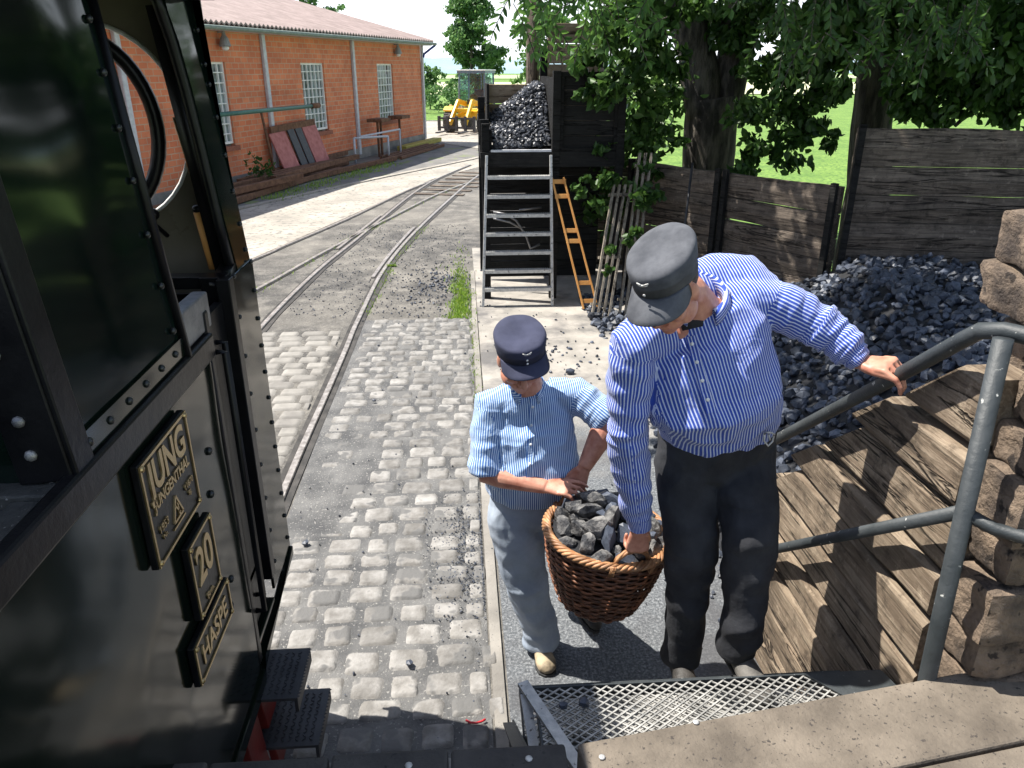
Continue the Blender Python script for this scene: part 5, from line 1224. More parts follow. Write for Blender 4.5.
# coal in the basket: every lump a thing
r_ = random.Random(14); cands = []
for k in range(1500):
    a = r_.uniform(0,6.283); q = math.sqrt(r_.random())*.208; s = r_.choice((.026,.032,.04,.048,.058)); cands.append((a,q,s))
placed = []
def ok(p, s): return all((p-q).length > (s+t)*.60 for q, t in placed)
for s_min in (.054,.046,.038,.030,.024):
    for a, q, s in cands:
        if s < s_min: continue
        h = bt_top-.008+.11*(1-(q/.21)**2)+(.02 if math.sin(a) > .3 else 0); p = bp(a, q, h)
        if ok(p, s): placed.append((p, s))
vs_lib = LUMPS2
for i, (p, s) in enumerate(placed):
    vs_, fs_ = vs_lib[r_.randrange(len(vs_lib))]; sc_ = np.array([s*r_.uniform(.95,1.3), s*r_.uniform(.7,1.), s*r_.uniform(.55,.8)]); w_ = (vs_*sc_) @ rotm(r_).T
    w_ = w_*(1+.05*np.array([[noise.noise(tuple(q*60))] for q in w_])) + np.array(p)
    mb = MB(); mb.add(w_.tolist(), fs_); tag(mb.build('coal_lump', M['coal_dusty'] if r_.random() < .55 else M['coal']), 'dusty coal lump heaped in the wicker basket', 'coal', 'coal lumps in the wicker basket')
mb = MB(); mb.loft([bp(0,0,.80), bp(0,0,.955)], [.18,.218], n=24); tag(mb.build('coal_fines', M['coal_fines']), 'dark coal fines filling the wicker basket under the lumps', 'coal', kind='stuff')

# ================================================================ PEOPLE
def nrm(v): return V(v).normalized()
def frame(F, U):
    F = nrm(F); Rr = F.cross(V(U)).normalized(); U = Rr.cross(F).normalized(); return Rr, F, U     # subject's right, forward, up
def add_head(mb, c, F, U):
    Rr, F, U = frame(F, U); Mx = Matrix((Rr, F, U)).transposed(); P_ = lambda x, y, z: V(c)+Mx @ V((x,y,z)); E = lambda p, r, rot=None: mb.ell(P_(*p), r, Mx if rot is None else Mx @ rot, 18, 12)
    E((0,-.012,.03),(.074,.094,.088)); E((0,.012,-.02),(.066,.074,.085)); E((0,.040,-.075),(.046,.046,.036)); E((0,.062,-.098),(.024,.020,.016))
    for s in (-1,1):
        E((s*.038,.052,-.035),(.026,.030,.028)); E((s*.048,.010,-.070),(.022,.045,.030))
        E((s*.030,.078,.020),(.020,.012,.007))                       # brow
        E((s*.0745,-.008,-.012),(.008,.019,.032), Matrix.Rotation(s*R(18),3,'Z'))   # ear
        E((s*.014,.092,-.038),(.009,.012,.008))
    mb.loft([P_(0,.083,.015),P_(0,.098,-.012),P_(0,.112,-.036),P_(0,.098,-.045)], [.008,.010,.014,.010], n=10, ref=Rr)   # nose
    E((0,.083,-.062),(.024,.012,.0065)); E((0,.080,-.075),(.021,.012,.007))           # lips
    return P_, Mx
def add_hand(mb, w_, d, n, side, curl=(20,35,25), thumb=(.6,.75,.25), thumb_bend=20, spread=.021, sc_=1., fl=(1,1,1,1)):
    """w_ wrist, d towards the knuckles, n direction the palm faces, side thumb side"""
    d = nrm(d); n = V(n); n = (n-d*n.dot(d)).normalized(); s = V(side); s = (s-d*s.dot(d)-n*s.dot(n)).normalized(); w_ = V(w_)
    mb.loft([w_-d*.012, w_+d*.02*sc_, w_+d*.055*sc_+n*.002, w_+d*.088*sc_-n*.001, w_+d*.096*sc_], [.027*sc_,.033*sc_,.041*sc_,.040*sc_,.033*sc_], [.021*sc_,.017*sc_,.0155*sc_,.0125*sc_,.009*sc_], ref=s, n=16)
    lens = [(.045,.026,.021),(.049,.030,.022),(.046,.027,.021),(.037,.021,.018)]
    for i, L_ in enumerate(lens):
        o = (1.5-i)*spread*sc_; p = w_+d*((.080,.085,.082,.072)[i])*sc_+s*o; dd = (d+s*(.10*(1.5-i)*.6)).normalized(); pts = [p-dd*.02]; rs = [.0098*sc_]; pts.append(p+dd*.008); rs.append(.0096*sc_); ang = 0
        ax = dd.cross(n); q = p
        for k in range(3):
            ang = R(curl[k]*fl[i]); dd = (Matrix.Rotation(ang,3,ax) @ dd).normalized(); q = q+dd*L_[k]*sc_; pts.append(q); rs.append((.0088,.0080,.0066)[k]*sc_)
        pts.append(q+dd*.003); rs.append(.0035*sc_)
        # dense points keep the bends round
        mb.loft(pts, rs, n=10, ref=s)
        for a_, b_ in zip(pts[2:-1], rs[2:-1]): mb.ell(a_, (b_*1.04,)*3, None, 8, 6)
    t0 = w_+d*.018*sc_+s*.022*sc_; td = (d*thumb[0]+s*thumb[1]+n*thumb[2]).normalized(); t1 = t0+td*.042*sc_; td2 = (Matrix.Rotation(R(thumb_bend),3,td.cross(d if thumb_bend > 0 else n)) @ td).normalized() if td.cross(d).length > .05 else td
    t2 = t1+td2*.032*sc_; t3 = t2+(td2*.8+n*.2).normalized()*.026*sc_
    mb.loft([t0-td*.01,t0+td*.015,t1,t2,t3,t3+td2*.003], [.016*sc_,.0165*sc_,.0118*sc_,.0108*sc_,.0082*sc_,.004*sc_], n=10, ref=n)
    for a_, b_ in ((t1,.012),(t2,.011)): mb.ell(a_, (b_*sc_,)*3, None, 8, 6)
def trouser(mb, chain, ra, rb=None, ref=(1,0,0)): mb.loft(chain, ra, rb, ref=ref, n=22)
def wrinkle(me, fn):
    nv = [v_.normal.copy() for v_ in me.vertices]
    for v_, q in zip(me.vertices, nv): v_.co += q*fn(v_.co)
def ridged(p, s, seed=0): 
    return 1-abs(noise.noise(V(p)*s+V((seed,seed*2,0))))*2
def seg_info(p, a, b):
    ab = b-a; t = (p-a).dot(ab)/ab.length_squared; tc = max(0, min(1, t)); return t, (p-(a+ab*tc)).length
def stripe_uv(me, torso, arms, tref, R0=.17, lat=(1,0,0)):
    """writes stripe distance around each limb into a UV layer; arms: list of chains"""
    uv = me.uv_layers.new(name='stripe'); co = [v_.co.copy() for v_ in me.vertices]
    def ang(p, ch, ref, rr, ra, rb):
        best = None
        for i in range(len(ch)-1):
            t, d = seg_info(p, ch[i], ch[i+1])
            if best is None or d < best[1]: best = (i, d, t)
        i, d, t = best; a, b = ch[i], ch[i+1]; ax = (b-a).normalized(); c = a+(b-a)*max(0,min(1,t)); x = V(ref); x = (x-ax*x.dot(ax)).normalized(); y = ax.cross(x); q = p-c
        return math.atan2(q.dot(y)/rb, q.dot(x)/ra), d
    tax = (torso[-1]-torso[0]).normalized(); lat = V(lat); lat = (lat-tax*lat.dot(tax)).normalized(); dep = tax.cross(lat)
    for pl in me.polygons:
        c = sum((co[i] for i in pl.vertices), V((0,0,0)))/len(pl.vertices)
        tt = ang(c, torso, tref, R0, 1, .8); part = None; bd = tt[1]/.17
        for k, (ch, ref, rr) in enumerate(arms):
            t, _ = seg_info(c, ch[0], ch[1]); a_ = ang(c, ch, ref, rr, 1, 1)
            if (t > .12 or k < 0) and a_[1]/.072 < bd*1.05: part = k; bd = a_[1]/.072
        for li in pl.loop_indices:
            p = co[me.loops[li].vertex_index]
            if part is None:
                w_ = dep if abs(pl.normal.dot(lat)) > .86 and abs(pl.normal.dot(tax)) < .45 else lat
                uv.data[li].uv = ((p-torso[0]).dot(w_), 0); continue
            else: ch, ref, rr = arms[part]; a0, _ = ang(c, ch, ref, rr, 1, 1); a1, _ = ang(p, ch, ref, rr, 1, 1)
            while a1-a0 > math.pi: a1 -= 2*math.pi
            while a1-a0 < -math.pi: a1 += 2*math.pi
            uv.data[li].uv = (a1*rr, 0)
def cap(root, c, F, U, mt, a0=.083, b0=.100, hgt=.105, flare=.004, vis=.068, buttons=2, vdrop=.30, slump=0.):
    Rr, F, U = frame(F, U); Mx = Matrix((Rr, F, U)).transposed(); W_ = lambda x, y, z: V(c)+Mx @ V((x,y,z))
    ce = empty('peaked_cap', c) if False else None
    mb = MB(); n = 44; prof = [(0,-.002,1.0),(.0,.002,1.015),(.028,0,1.02),(.030,.0,1.05),(.034,.0,1.055),(hgt*.62,0,1.055+flare*4),(hgt*.86,0,1.05+flare*9),(hgt*.965,0,1.0+flare*9),(hgt,0,.93+flare*8),(hgt+.004,0,.80),(hgt+.001,0,.5),(hgt-.002,0,.2)]
    vs = []; fs = []
    for j, (z, _, k) in enumerate(prof):
        for i in range(n):
            a = 2*math.pi*i/n; w_ = .003*noise.noise((math.cos(a)*2,math.sin(a)*2,z*25)) if j > 1 else 0
            back = -.012*(z/hgt)*(1 if slump else 0)
            zz = z*(1-.10*math.sin(a)*(1 if j > 4 else .0)) + (.007*noise.noise((math.cos(a)*k*2.2,math.sin(a)*k*2.2,3)) if j > 7 else 0)
            vs.append(W_(math.cos(a)*(a0*k+w_), math.sin(a)*(b0*k+w_)+back, zz))
    for j in range(len(prof)-1):
        for i in range(n): fs.append((j*n+i,j*n+(i+1)%n,(j+1)*n+(i+1)%n,(j+1)*n+i))
    fs.append(tuple((len(prof)-1)*n+i for i in range(n))); fs.append(tuple(reversed(range(n))))
    mb.add(vs, fs); cp = mb.build('cap', mt, root, smooth=True); WL[cp.name] = V(WL[root.name])
    # visor
    mb = MB(); n = 30; rows_ = 7; top = []; 
    for s_ in (0,1):
        for i in range(n+1):
            a = R(18)+R(144)*i/n; k = max(0, math.sin((a-R(18))/R(144)*math.pi))**.55
            for j in range(rows_):
                t = j/(rows_-1); e = vis*k*t; x = math.cos(a)*(a0*1.02+e*.35); y = math.sin(a)*b0*1.0+e*(.95); z = .004-vdrop*e-1.6*e*e*2-.022*abs(math.cos(a))**2*t*2-s_*.0035
                top.append(W_(x,y,z))
    m_ = (n+1)*rows_; fs = []
    for i in range(n):
        for j in range(rows_-1):
            q = i*rows_+j; fs += [(q,q+rows_,q+rows_+1,q+1),(m_+q,m_+q+1,m_+q+rows_+1,m_+q+rows_)]
        q = i*rows_+rows_-1; fs.append((q,q+rows_,m_+q+rows_,m_+q)); q = i*rows_; fs.append((q,m_+q,m_+q+rows_,q+rows_))
    mb.add(top, fs); mb.build('visor', mt, cp, smooth=True)
    # badge: small winged bar, buttons below
    mb = MB(); y_ = b0*1.06+.004
    for s in (-1,1): mb.bar(W_(0,y_,hgt*.70), W_(s*.018,y_-.003,hgt*.70+.006), .003, .004, ref=U); mb.bar(W_(s*.004,y_,hgt*.70-.002), W_(s*.014,y_-.002,hgt*.70+.0005), .003, .003, ref=U)
    mb.ell(W_(0,y_,hgt*.70), (.005,.003,.004), Mx, 8, 6); mb.build('badge', M['galv'], cp, smooth=True)
    mb = MB()
    for k in range(buttons): mb.ell(W_(.003,b0*1.055+.006-.001*k,hgt*.40-.017*k+ (0 if buttons > 1 else -.008)), (.0045,.003,.0045), Mx, 10, 7)
    mb.build('buttons', M['white' if buttons > 1 else 'galv'], cp, smooth=True); return cp
def collar(root, c, F, U, mt, r=.066, h=.035, tilt_=.0):
    """folded shirt collar, open at the front; F chest direction"""
    Rr, F, U = frame(F, U); Mx = Matrix((Rr, F, U)).transposed(); W_ = lambda x, y, z: V(c)+Mx @ V((x,y,z))
    mb = MB(); n = 34; vs = []; fs = []; prof = [(0,0),(.35,.9),(.55,1.),(.75,.85),(1,0)]
    for s_ in (0,1):
        for i in range(n+1):
            a = R(90+26)+R(360-52)*i/n; e = abs(i/n*2-1); flap = .028+.030*max(0,(e-.72)/.28)
            for j,(r_, z_) in enumerate([(r-.006,-.012),(r-.004,h*.9),(r+.002,h),(r+.008,h*.8),(r+.016,h*.8-flap)]):
                fr = .018*e*e*(1 if math.sin(a) > 0 else 0)
                vs.append(W_(math.cos(a)*(r_+s_*.003), math.sin(a)*(r_+s_*.003)*1.05+fr*(j > 2)*.6, z_*(1-.35*e)-.018*e))
    m = 5; K = (n+1)*m
    for i in range(n):
        for j in range(m-1): q = i*m+j; fs += [(q,q+m,q+m+1,q+1),(K+q,K+q+1,K+q+m+1,K+q+m)]
        for j in (0,m-1): q = i*m+j; fs.append((q,q+m,K+q+m,K+q))
    for i in (0,n):
        for j in range(m-1): q = i*m+j; fs.append((q,q+1,K+q+1,K+q))
    mb.add(vs, fs); o = mb.build('collar', mt, root, smooth=True)
    uv = o.data.uv_layers.new(name='stripe')
    for l in o.data.loops: p = o.data.vertices[l.vertex_index].co+V(WL[root.name])-V(c); uv.data[l.index].uv = (p.dot(U)*1.0+p.dot(Rr)*.5, 0)
    return o
def shoe(root, heel, toe, up=(0,0,1), mt='boot', name='shoe', h=.085, label=None):
    heel, toe = V(heel), V(toe); d = (toe-heel).normalized(); L_ = (toe-heel).length; U = V(up); U = (U-d*U.dot(d)).normalized()
    P_ = lambda t, z: heel+d*(L_*t)+U*z
    mb = MB(); mb.loft([P_(-.02,.035),P_(.06,.042),P_(.25,.046),P_(.5,.040),P_(.75,.034),P_(.92,.028),P_(1.0,.022)], [.020,.034,.037,.043,.050,.042,.018], [.025,.040,.044,.038,.032,.026,.012], ref=d.cross(U), n=18)
    mb.loft([P_(.16,.03),P_(.17,.07),P_(.15,h+.03)], [.040,.040,.040], [.045,.042,.044], ref=d.cross(U), n=16)
    me = voxel(mb, .005, 4); o = finish(me, name, M[mt], root); WL[o.name] = V(WL[root.name])
    if label: o['label'] = label
    mb = MB(); vs = []; outl = [(-.03,.026),(.10,.034),(.3,.033),(.5,.040),(.75,.050),(.92,.042),(1.02,.018)]; sd = d.cross(U)
    pl = [(t, w_) for t, w_ in outl]+[(t, -w_) for t, w_ in reversed(outl)]
    mb.prism([(t*L_, w_) for t, w_ in pl], heel-U*.004, d, sd, U, .016); mb.build('sole', M['sole'], o, bevel=.004)
    mb = MB()
    for k in range(4): t = .36+.09*k; mb.tube([P_(t,.080-.03*(t-.3)*2)+sd*.018, P_(t+.02,.084-.03*(t-.3)*2), P_(t+.03,.080-.03*(t-.3)*2)-sd*.018], .0022, 5)
    mb.build('laces', M['sole'], o)
    return o
def cuff_band(*a): pass

M['boot_grey'] = pmat('grey_leather', (.05,.048,.045), (.16,.15,.135), 14, .7, .4, 60)
# ---------------------------------------------------------------- man A (left, at the basket's far side)
pa = empty('person', (.42,2.92,0)); tag(pa, 'shorter man in light blue striped shirt with rolled sleeves, navy cap and grey trousers', 'person')
neckA = at(527,384,2.90); chestA = at(528,425,2.93); bellyA = at(530,462,2.90); pelA = at(531,498,2.95)
shRA = at(491,402,2.93); shLA = at(576,393,2.95); elRA = at(486,472,2.83); wrRA = at(546,487,2.715); elLA = at(609,420,2.86); wrLA = at(584,468,2.76)
headA = at(520,359,2.85); FA = V((.10,-.90,-.40)); UA = V((0,0,1))
hipRA = pelA+V((-.085,0,-.06)); hipLA = pelA+V((.085,.02,-.06)); knRA = at(527,588,2.92); anRA = gz(543,652,.10); anRA = V((.335,2.93,.10)); knLA = V((.49,3.02,.50)); anLA = V((.53,3.20,.16))
mb = MB(); add_head(mb, headA, FA, UA); mb.v = [tuple(headA+(V(p)-headA)*1.08) for p in mb.v]
mb.loft([headA+V((0,.03,-.03)), headA.lerp(neckA,.6)+V((0,.03,0)), neckA+V((0,.02,-.03))], [.062,.064,.074], n=16)
mb.loft([neckA+V((0,.02,.0)),neckA+V((0,.03,-.06)),chestA,bellyA,pelA,pelA+V((0,0,-.08))], [.06,.13,.145,.15,.145,.12], [.05,.07,.09,.11,.10,.09], ref=(1,0,0), n=20)
for sh, el, wr in ((shRA,elRA,wrRA),(shLA,elLA,wrLA)):
    mid = el.lerp(wr,.3)
    mb.loft([neckA.lerp(sh,.45)+V((0,.03,-.07)), sh+V((0,0,-.02)), sh.lerp(el,.5), el, ], [.042,.046,.046,.041], n=16)
    mb.loft([sh.lerp(el,.9), el, mid, el.lerp(wr,.7), wr], [.044,.050,.053,.041,.031], [.044,.050,.050,.035,.025], n=16)
add_hand(mb, wrRA, at(590,488,2.66)-wrRA, (.1,.35,-1), (.2,1,.25), curl=(22,42,28), thumb=(.75,.5,.3), thumb_bend=12, spread=.0225, sc_=1.02, fl=(.55,.95,1.1,1.2))
add_hand(mb, wrLA, at(574,490,2.74)-wrLA, (-.1,.9,-.3), (-1,-.1,0), curl=(45,55,30), thumb=(.8,.4,.4), thumb_bend=10, spread=.0215)
for hp, kn, an in ((hipRA,knRA,anRA),(hipLA,knLA,anLA)): mb.loft([hp,hp.lerp(kn,.5),kn,kn.lerp(an,.35),an,an+V((0,.02,-.05))], [.085,.075,.055,.055,.038,.04], n=14)
finish(voxel(mb, .0036, 3), 'body', M['skin'], pa)
# shirt
torsoA = [pelA+V((0,0,.02)), bellyA, chestA, neckA]
mb = MB(); mb.loft([pelA+V((0,0,.025)), pelA+V((0,-.005,.075)), bellyA+V((0,-.01,0)), chestA+V((0,0,-.02)), chestA+V((0,.01,.05)), neckA+V((0,.03,-.045)), neckA+V((0,.03,-.005))], [.168,.198,.210,.202,.190,.142,.070], [.122,.148,.165,.145,.122,.085,.060], ref=(1,0,0), n=30)
slA = {}
for nm, sh, el, wr, rw in (('r',shRA,elRA,wrRA,.062),('l',shLA,elLA,wrLA,.058)):
    e2 = sh.lerp(el,.93) if nm == 'l' else sh.lerp(el, .97)
    mb.loft([neckA.lerp(sh,.45)+V((0,.02,-.035)), sh+V((0,0,-.015)), sh.lerp(el,.35), sh.lerp(el,.7), e2], [.067,.080,.078,.074,rw+.008], n=22)
    d_ = (el-sh).normalized(); mb.loft([e2-d_*.055, e2-d_*.05, e2+d_*.003, e2+d_*.006], [rw+.002,rw+.013,rw+.014,rw-.004], n=22); mb.loft([e2-d_*.03, e2-d_*.027, e2+d_*.014, e2+d_*.016], [rw+.006,rw+.016,rw+.016,rw-.006], n=22)
me = voxel(mb, .0062, 5)
def wrA(p):
    d = .0085*(ridged(p,9,1)-.55)+.005*noise.noise(p*22)
    for sh, el in ((shRA,elRA),(shLA,elLA)):
        t, dd = seg_info(p, sh, el)
        if t > .1 and dd < .1: d += .006*noise.noise(V((t*7,p.x*6,p.y*6)))+.0035*ridged(V((t*9,p.x*5,p.z*2)),1,3)*min(1,t)
    for sh in (shRA, shLA):
        q = (p-(sh+V((0,-.05,-.13)))).length; d += -.010*math.exp(-(q/.05)**2)*ridged(p,12)
    t = p.z-pelA.z
    if t < .14: d += .005*noise.noise(V((p.x*24,p.y*24,p.z*8)))+.004*math.exp(-((t-.06)/.03)**2)
    return d
wrinkle(me, wrA)
stripe_uv(me, torsoA, [([shRA,elRA],(0,1,.3),.064),([shLA,elLA],(0,1,.3),.062)], (0,1,0), .165, shLA-shRA)
shirtA = finish(me, 'shirt', M['shirt_light'], pa); WL[shirtA.name] = V(WL[pa.name])
collar(shirtA, neckA+V((.0,.022,-.012)), (.06,-1,-.25), (0,-.1,1), M['shirt_light'], r=.066, h=.034)
def placket(root, pts, mt, nb=5, wd=.028):
    # a strip laid on the cloth, found by casting rays onto the shirt
    return None
# trousers
mb = MB(); mb.loft([pelA+V((0,.0,.085)), pelA+V((0,0,0)), pelA+V((0,.01,-.09)), pelA+V((0,.01,-.13))], [.188,.194,.186,.14], [.118,.122,.115,.09], ref=(1,0,0), n=26)
for hp, kn, an, br in ((hipRA,knRA,anRA,0),(hipLA,knLA,anLA,0)): mb.loft([hp+V((0,0,.05)), hp+V((0,0,-.03)), hp.lerp(kn,.55), kn+V((0,-.005,0)), kn.lerp(an,.5), an+V((0,.0,.06)), an+V((0,.0,-.045)), an+V((0,0,-.055))], [.105,.118,.110,.098,.090,.084,.085,.072], [.10,.112,.105,.092,.086,.080,.083,.07], n=22)
me = voxel(mb, .0065, 4)
def wtA(p):
    d = .009*(ridged(p,7,4)-.5)+.005*noise.noise(p*18)
    for kn, an in ((knRA,anRA),(knLA,anLA)):
        t, dd = seg_info(p, kn, an)
        if dd < .13 and t > -.2: d += .008*noise.noise(V((t*6,p.x*7,p.y*7)))+.005*ridged(V((p.x*5,p.y*5,p.z*9)),1,5)*(.2+max(0,t))
    return d
wrinkle(me, wtA); tA = finish(me, 'trousers', M['trouser_grey'], pa)
shoe(pa, anRA+V((-.01,.055,-.095)), V((.355,2.755,.004)), mt='boot', label='pale scuffed shoe')
shoe(pa, V((.50,3.24,.10)), V((.625,3.02,.022)), up=(.2,.35,1), mt='boot_dark', label='dark shoe with its heel lifted')
Rr_, Fh_, Uh_ = frame(FA, UA)
cap(pa, headA+Uh_*.052+Fh_*(-.004), (.16,-.92,-.24), (-.15,.02,1), M['cap_navy'], a0=.096, b0=.114, hgt=.082, vis=.060, buttons=2)

# ---------------------------------------------------------------- man B (right, on the stair)
pb = empty('person', (.95,2.2,.49)); tag(pb, 'tall man in royal blue striped shirt and faded cap holding the handrail', 'person')
neckB = at(700,300,2.21); chestB = at(705,350,2.25); bellyB = at(712,398,2.22); pelB = at(716,436,2.30)
shRB = at(634,340,2.20); shLB = at(762,296,2.28); elRB = at(626,425,2.22); wrRB = bp(R(-77), brad(1)-.012, bt_top+.065)+V((.002,-.028,.112)); elLB = at(818,325,2.23); wrLB = at(862,362,2.13)
headB = at(669,289,2.08); FB = V((-.50,-.62,-.50)); UB = V((-.12,-.0,1))
hipRB = pelB+V((-.095,0,-.07)); hipLB = pelB+V((.10,-.01,-.07)); knRB = at(690,545,2.20); knLB = at(750,540,2.08)
anRB = gz(683,648,.60); anLB = gz(739,641,.80)
mb = MB(); add_head(mb, headB, FB, UB)
mb.loft([headB+V((0.01,.03,-.03)), headB.lerp(neckB,.55)+V((0.01,.03,0)), neckB+V((0,.02,-.04))], [.058,.060,.074], n=16)
mb.loft([neckB+V((0,.02,.0)),neckB+V((0,.03,-.07)),chestB,bellyB,pelB,pelB+V((0,0,-.08))], [.06,.14,.165,.17,.155,.13], [.05,.08,.10,.12,.11,.10], ref=(1,0,-.2), n=20)
for sh, el, wr in ((shRB,elRB,wrRB),(shLB,elLB,wrLB)):
    mb.loft([neckB.lerp(sh,.45)+V((0,.04,-.08)), sh+V((0,0,-.02)), sh.lerp(el,.5), el], [.045,.050,.050,.044], n=16)
    mb.loft([sh.lerp(el,.9), el, el.lerp(wr,.3), el.lerp(wr,.7), wr], [.040,.044,.046,.036,.030], [.040,.044,.042,.031,.024], n=16)
rbp = bp(HA1, brad(1), bt_top+.065)
add_hand(mb, wrRB, (.0,.06,-1), (0,1,0), (1,0,0), curl=(60,75,45), thumb=(.75,.35,.6), thumb_bend=8, spread=.0215, sc_=1.04)
railp = px_ = V((1.30,2.10,1.745))
add_hand(mb, wrLB, V((1.285,2.045,1.825))-wrLB, (.35,.05,-1), (.05,-.9,-.1), curl=(42,50,38), thumb=(.95,.25,.25), thumb_bend=12, spread=.0225, sc_=1.04, fl=(.75,.95,1.1,1.2))
for hp, kn, an in ((hipRB,knRB,anRB),(hipLB,knLB,anLB)): mb.loft([hp,hp.lerp(kn,.5),kn,kn.lerp(an,.35),an,an+V((0,.02,-.05))], [.09,.08,.058,.058,.04,.042], n=14)
finish(voxel(mb, .0036, 3), 'body', M['skin'], pb)
torsoB = [pelB+V((0,0,.02)), bellyB, chestB, neckB]
mb = MB(); mb.loft([pelB+V((0,0,.035)), pelB+V((0,-.01,.075)), bellyB+V((.0,-.02,.015)), chestB+V((0.0,0,0)), chestB+V((0.005,.01,.075)), neckB+V((.0,.035,-.055)), neckB+V((0,.03,-.01))], [.190,.202,.214,.210,.190,.145,.075], [.148,.156,.166,.152,.130,.09,.068], ref=(1,0,.16), n=32)
mb.loft([shRB+V((.01,.02,-.01)), at(678,296,2.34), at(712,283,2.37), at(742,284,2.36), shLB+V((0,.02,-.01))], [.075,.092,.098,.095,.080], n=22)
cufR = (wrRB-elRB).normalized(); cufL = (wrLB-elLB).normalized()
for sh, el, wr in ((shRB,elRB,wrRB),(shLB,elLB,wrLB)):
    d_ = (wr-el).normalized()
    mb.loft([neckB.lerp(sh,.45)+V((0,.02,-.04)), sh+V((0,0,-.02)), sh.lerp(el,.45), sh.lerp(el,.8), el], [.075,.083,.076,.067,.064], n=24)
    mb.loft([sh.lerp(el,.9), el, el.lerp(wr,.35), el.lerp(wr,.75), wr-d_*.05], [.062,.066,.062,.054,.046], n=24)
    mb.loft([wr-d_*.065, wr-d_*.06, wr-d_*.004, wr-d_*.0], [.040,.046,.043,.030], n=22)
me = voxel(mb, .0062, 5)
def wrB(p):
    d = .0095*(ridged(p,7.5,3)-.55)+.005*noise.noise(p*20)
    for sh, el, wr in ((shRB,elRB,wrRB),(shLB,elLB,wrLB)):
        t, dd = seg_info(p, sh, el)
        if t > .15 and t < 1.1 and dd < .11: d += .007*noise.noise(V((t*6,p.x*6,p.y*6)))+.004*ridged(V((t*8,p.x*5,p.z*2)),1,3)*t
        t, dd = seg_info(p, el, wr)
        if t > -.05 and t < .86 and dd < .10: d += .009*noise.noise(V((t*9,p.x*7,p.y*7)))+.005*ridged(V((t*10,p.x*6,p.z*2)),1,5)
        q = (p-(sh+V((0,-.05,-.14)))).length; d += -.012*math.exp(-(q/.05)**2)*ridged(p,12)
    t = p.z-pelB.z-.04-.14*(p.x-pelB.x)
    if t < .16: d += .005*noise.noise(V((p.x*22,p.y*22,p.z*8)))
    return d
wrinkle(me, wrB)
stripe_uv(me, torsoB, [([shRB,elRB,wrRB],(0,1,.3),.062),([shLB,elLB,wrLB],(.3,.2,1),.062)], (0,1,0), .20, shLB-shRB+V((0,0,-.10)))
shirtB = finish(me, 'shirt', M['shirt_blue'], pb); WL[shirtB.name] = V(WL[pb.name])
collar(shirtB, neckB+V((.0,.020,.004)), (-.12,-1,-.35), (-.08,-.25,1), M['shirt_blue'], r=.080, h=.040)
mb = MB(); mb.loft([neckB+V((-.008,.022,-.02)), neckB+V((-.014,-.005,-.05)), neckB+V((-.012,-.035,-.085))], [.064,.064,.045], [.060,.058,.030], n=18); mb.build('undershirt', M['trouser_black'], pb, smooth=True)
mb = MB(); mb.loft([pelB+V((0,.0,.095)), pelB+V((0,0,.03)), pelB+V((0,.01,-.10)), pelB+V((0,.01,-.15))], [.200,.200,.192,.14], [.158,.156,.145,.11], ref=(1,0,.14), n=28)
for hp, kn, an in ((hipRB,knRB,anRB),(hipLB,knLB,anLB)): mb.loft([hp+V((0,0,.05)), hp+V((0,0,-.03)), hp.lerp(kn,.5), kn+V((0,-.01,0)), kn.lerp(an,.45), an+V((0,.0,.09)), an+V((0,.01,-.045)), an+V((0,.01,-.055))], [.10,.110,.102,.086,.075,.070,.068,.060], [.11,.12,.106,.092,.080,.074,.072,.065], n=22)
me = voxel(mb, .0065, 4)
def wtB(p):
    d = .011*(ridged(p,6,7)-.5)+.005*noise.noise(p*16)
    for kn, an in ((knRB,anRB),(knLB,anLB)):
        t, dd = seg_info(p, kn, an)
        if dd < .14 and t > -.3: d += .008*noise.noise(V((t*6,p.x*7,p.y*7)))+.006*ridged(V((p.x*5,p.y*5,p.z*9)),1,5)*(.2+max(0,t))
    return d
wrinkle(me, wtB); finish(me, 'trousers', M['trouser_black'], pb)
mb = MB(); q = at(769,437,2.115)
mb.tube([q+V((-.016,0,.016)),q+V((.0,-.006,.020)),q+V((.016,0,.010)),q+V((.012,-.004,-.014)),q+V((.0,-.004,-.030)),q+V((-.014,0,-.014)),q+V((-.016,0,.014))], .0035, 8); mb.tube([q+V((-.004,-.004,.012)),q+V((.002,-.006,-.008))], .0035, 6); mb.build('key_clip', M['galv'], pb, smooth=True)
shoe(pb, anRB+V((0,.06,-.112)), anRB+V((-.02,-.20,-.112)), mt='boot_dark')
shoe(pb, anLB+V((0,.06,-.112)), anLB+V((.03,-.20,-.112)), mt='boot_grey', label='grey scuffed shoe on the upper tread')
Rr_, Fh_, Uh_ = frame(FB, UB)
cap(pb, headB+Uh_*.050+Fh_*(-.006), FB+Uh_*.06, UB, M['cap_grey'], a0=.088, b0=.107, hgt=.084, flare=.0045, vis=.072, buttons=1, slump=1)
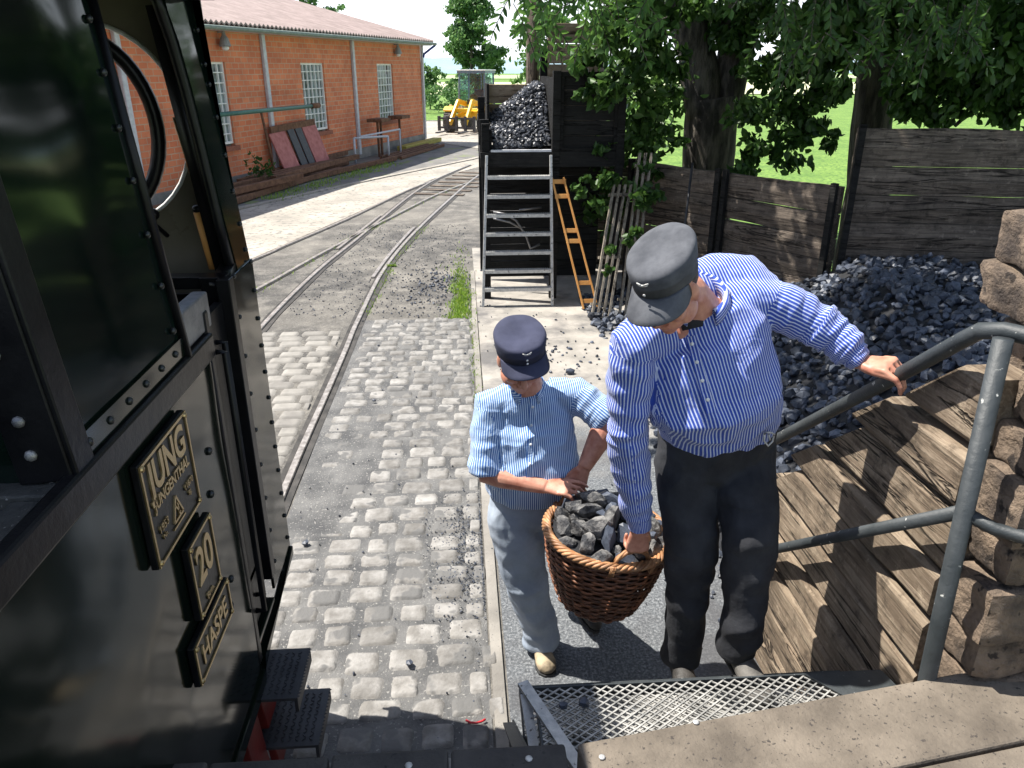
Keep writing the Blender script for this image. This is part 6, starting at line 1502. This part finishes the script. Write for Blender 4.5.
# hair at the back and sides under both caps
for root, hc, F, U in ((pa, headA, FA, UA), (pb, headB, FB, UB)):
    Rr, F, U = frame(F, U); Mx = Matrix((Rr,F,U)).transposed(); mb = MB(); mb.ell(V(hc)+Mx @ V((0,-.030,.022)), (.0765,.0835,.070), Mx, 20, 12)
    for s in (-1,1): mb.ell(V(hc)+Mx @ V((s*.071,.012,.018)), (.006,.010,.028), Mx, 10, 8)
    mb.build('hair', M['hair'], root, smooth=True)
# plackets and buttons on the shirts
def on_shirt(obj, root, path, mt, nb, wd, dirn):
    dg = bpy.context.evaluated_depsgraph_get(); off = V(WL[root.name]); pts = []
    for p in path:
        o_ = V(p)-off; hit, loc, nn, _ = obj.ray_cast(o_-V(dirn).normalized()*.5, V(dirn).normalized())
        if hit: pts.append((loc+off, nn))
    if len(pts) < 3: return
    mb = MB(); vs = []; fs = []
    for i, (p, nn) in enumerate(pts):
        a = pts[max(0,i-1)][0]; b = pts[min(len(pts)-1,i+1)][0]; t = (b-a).normalized(); s = t.cross(nn).normalized()*wd/2; vs += [p-s+nn*.0005, p-s+nn*.0035, p+s+nn*.0035, p+s+nn*.0005]
    for i in range(len(pts)-1):
        for k in range(4): fs.append((i*4+k,i*4+(k+1)%4,(i+1)*4+(k+1)%4,(i+1)*4+k))
    mb.add(vs, fs); o = mb.build('placket', mt, root, smooth=False); uv = o.data.uv_layers.new(name='stripe')
    for l in o.data.loops: uv.data[l.index].uv = ({0:-wd/2,1:-wd/2,2:wd/2,3:wd/2}[l.vertex_index % 4], 0)
    mb = MB(); st_ = len(pts)//nb
    for i in range(st_//2, len(pts), st_):
        p, nn = pts[i]; mb.ell(p+nn*.005, (.006,.006,.0025), nn.to_track_quat('Z','Y').to_matrix(), 10, 6)
    mb.build('buttons', M['white'], root, smooth=True)
bpy.context.view_layer.update()
N_ = 30
on_shirt(shirtA, shirtA, [at(527+ (523-527)*k/N_+6, 398+(480-398)*k/N_, 2.8) for k in range(N_)], M['shirt_light'], 4, .026, (at(525,440,3)-_C))
on_shirt(shirtB, shirtB, [at(690+(712-690)*k/N_, 335+(415-335)*k/N_, 2.1) for k in range(N_)], M['shirt_blue'], 4, .028, (at(705,380,3)-_C))
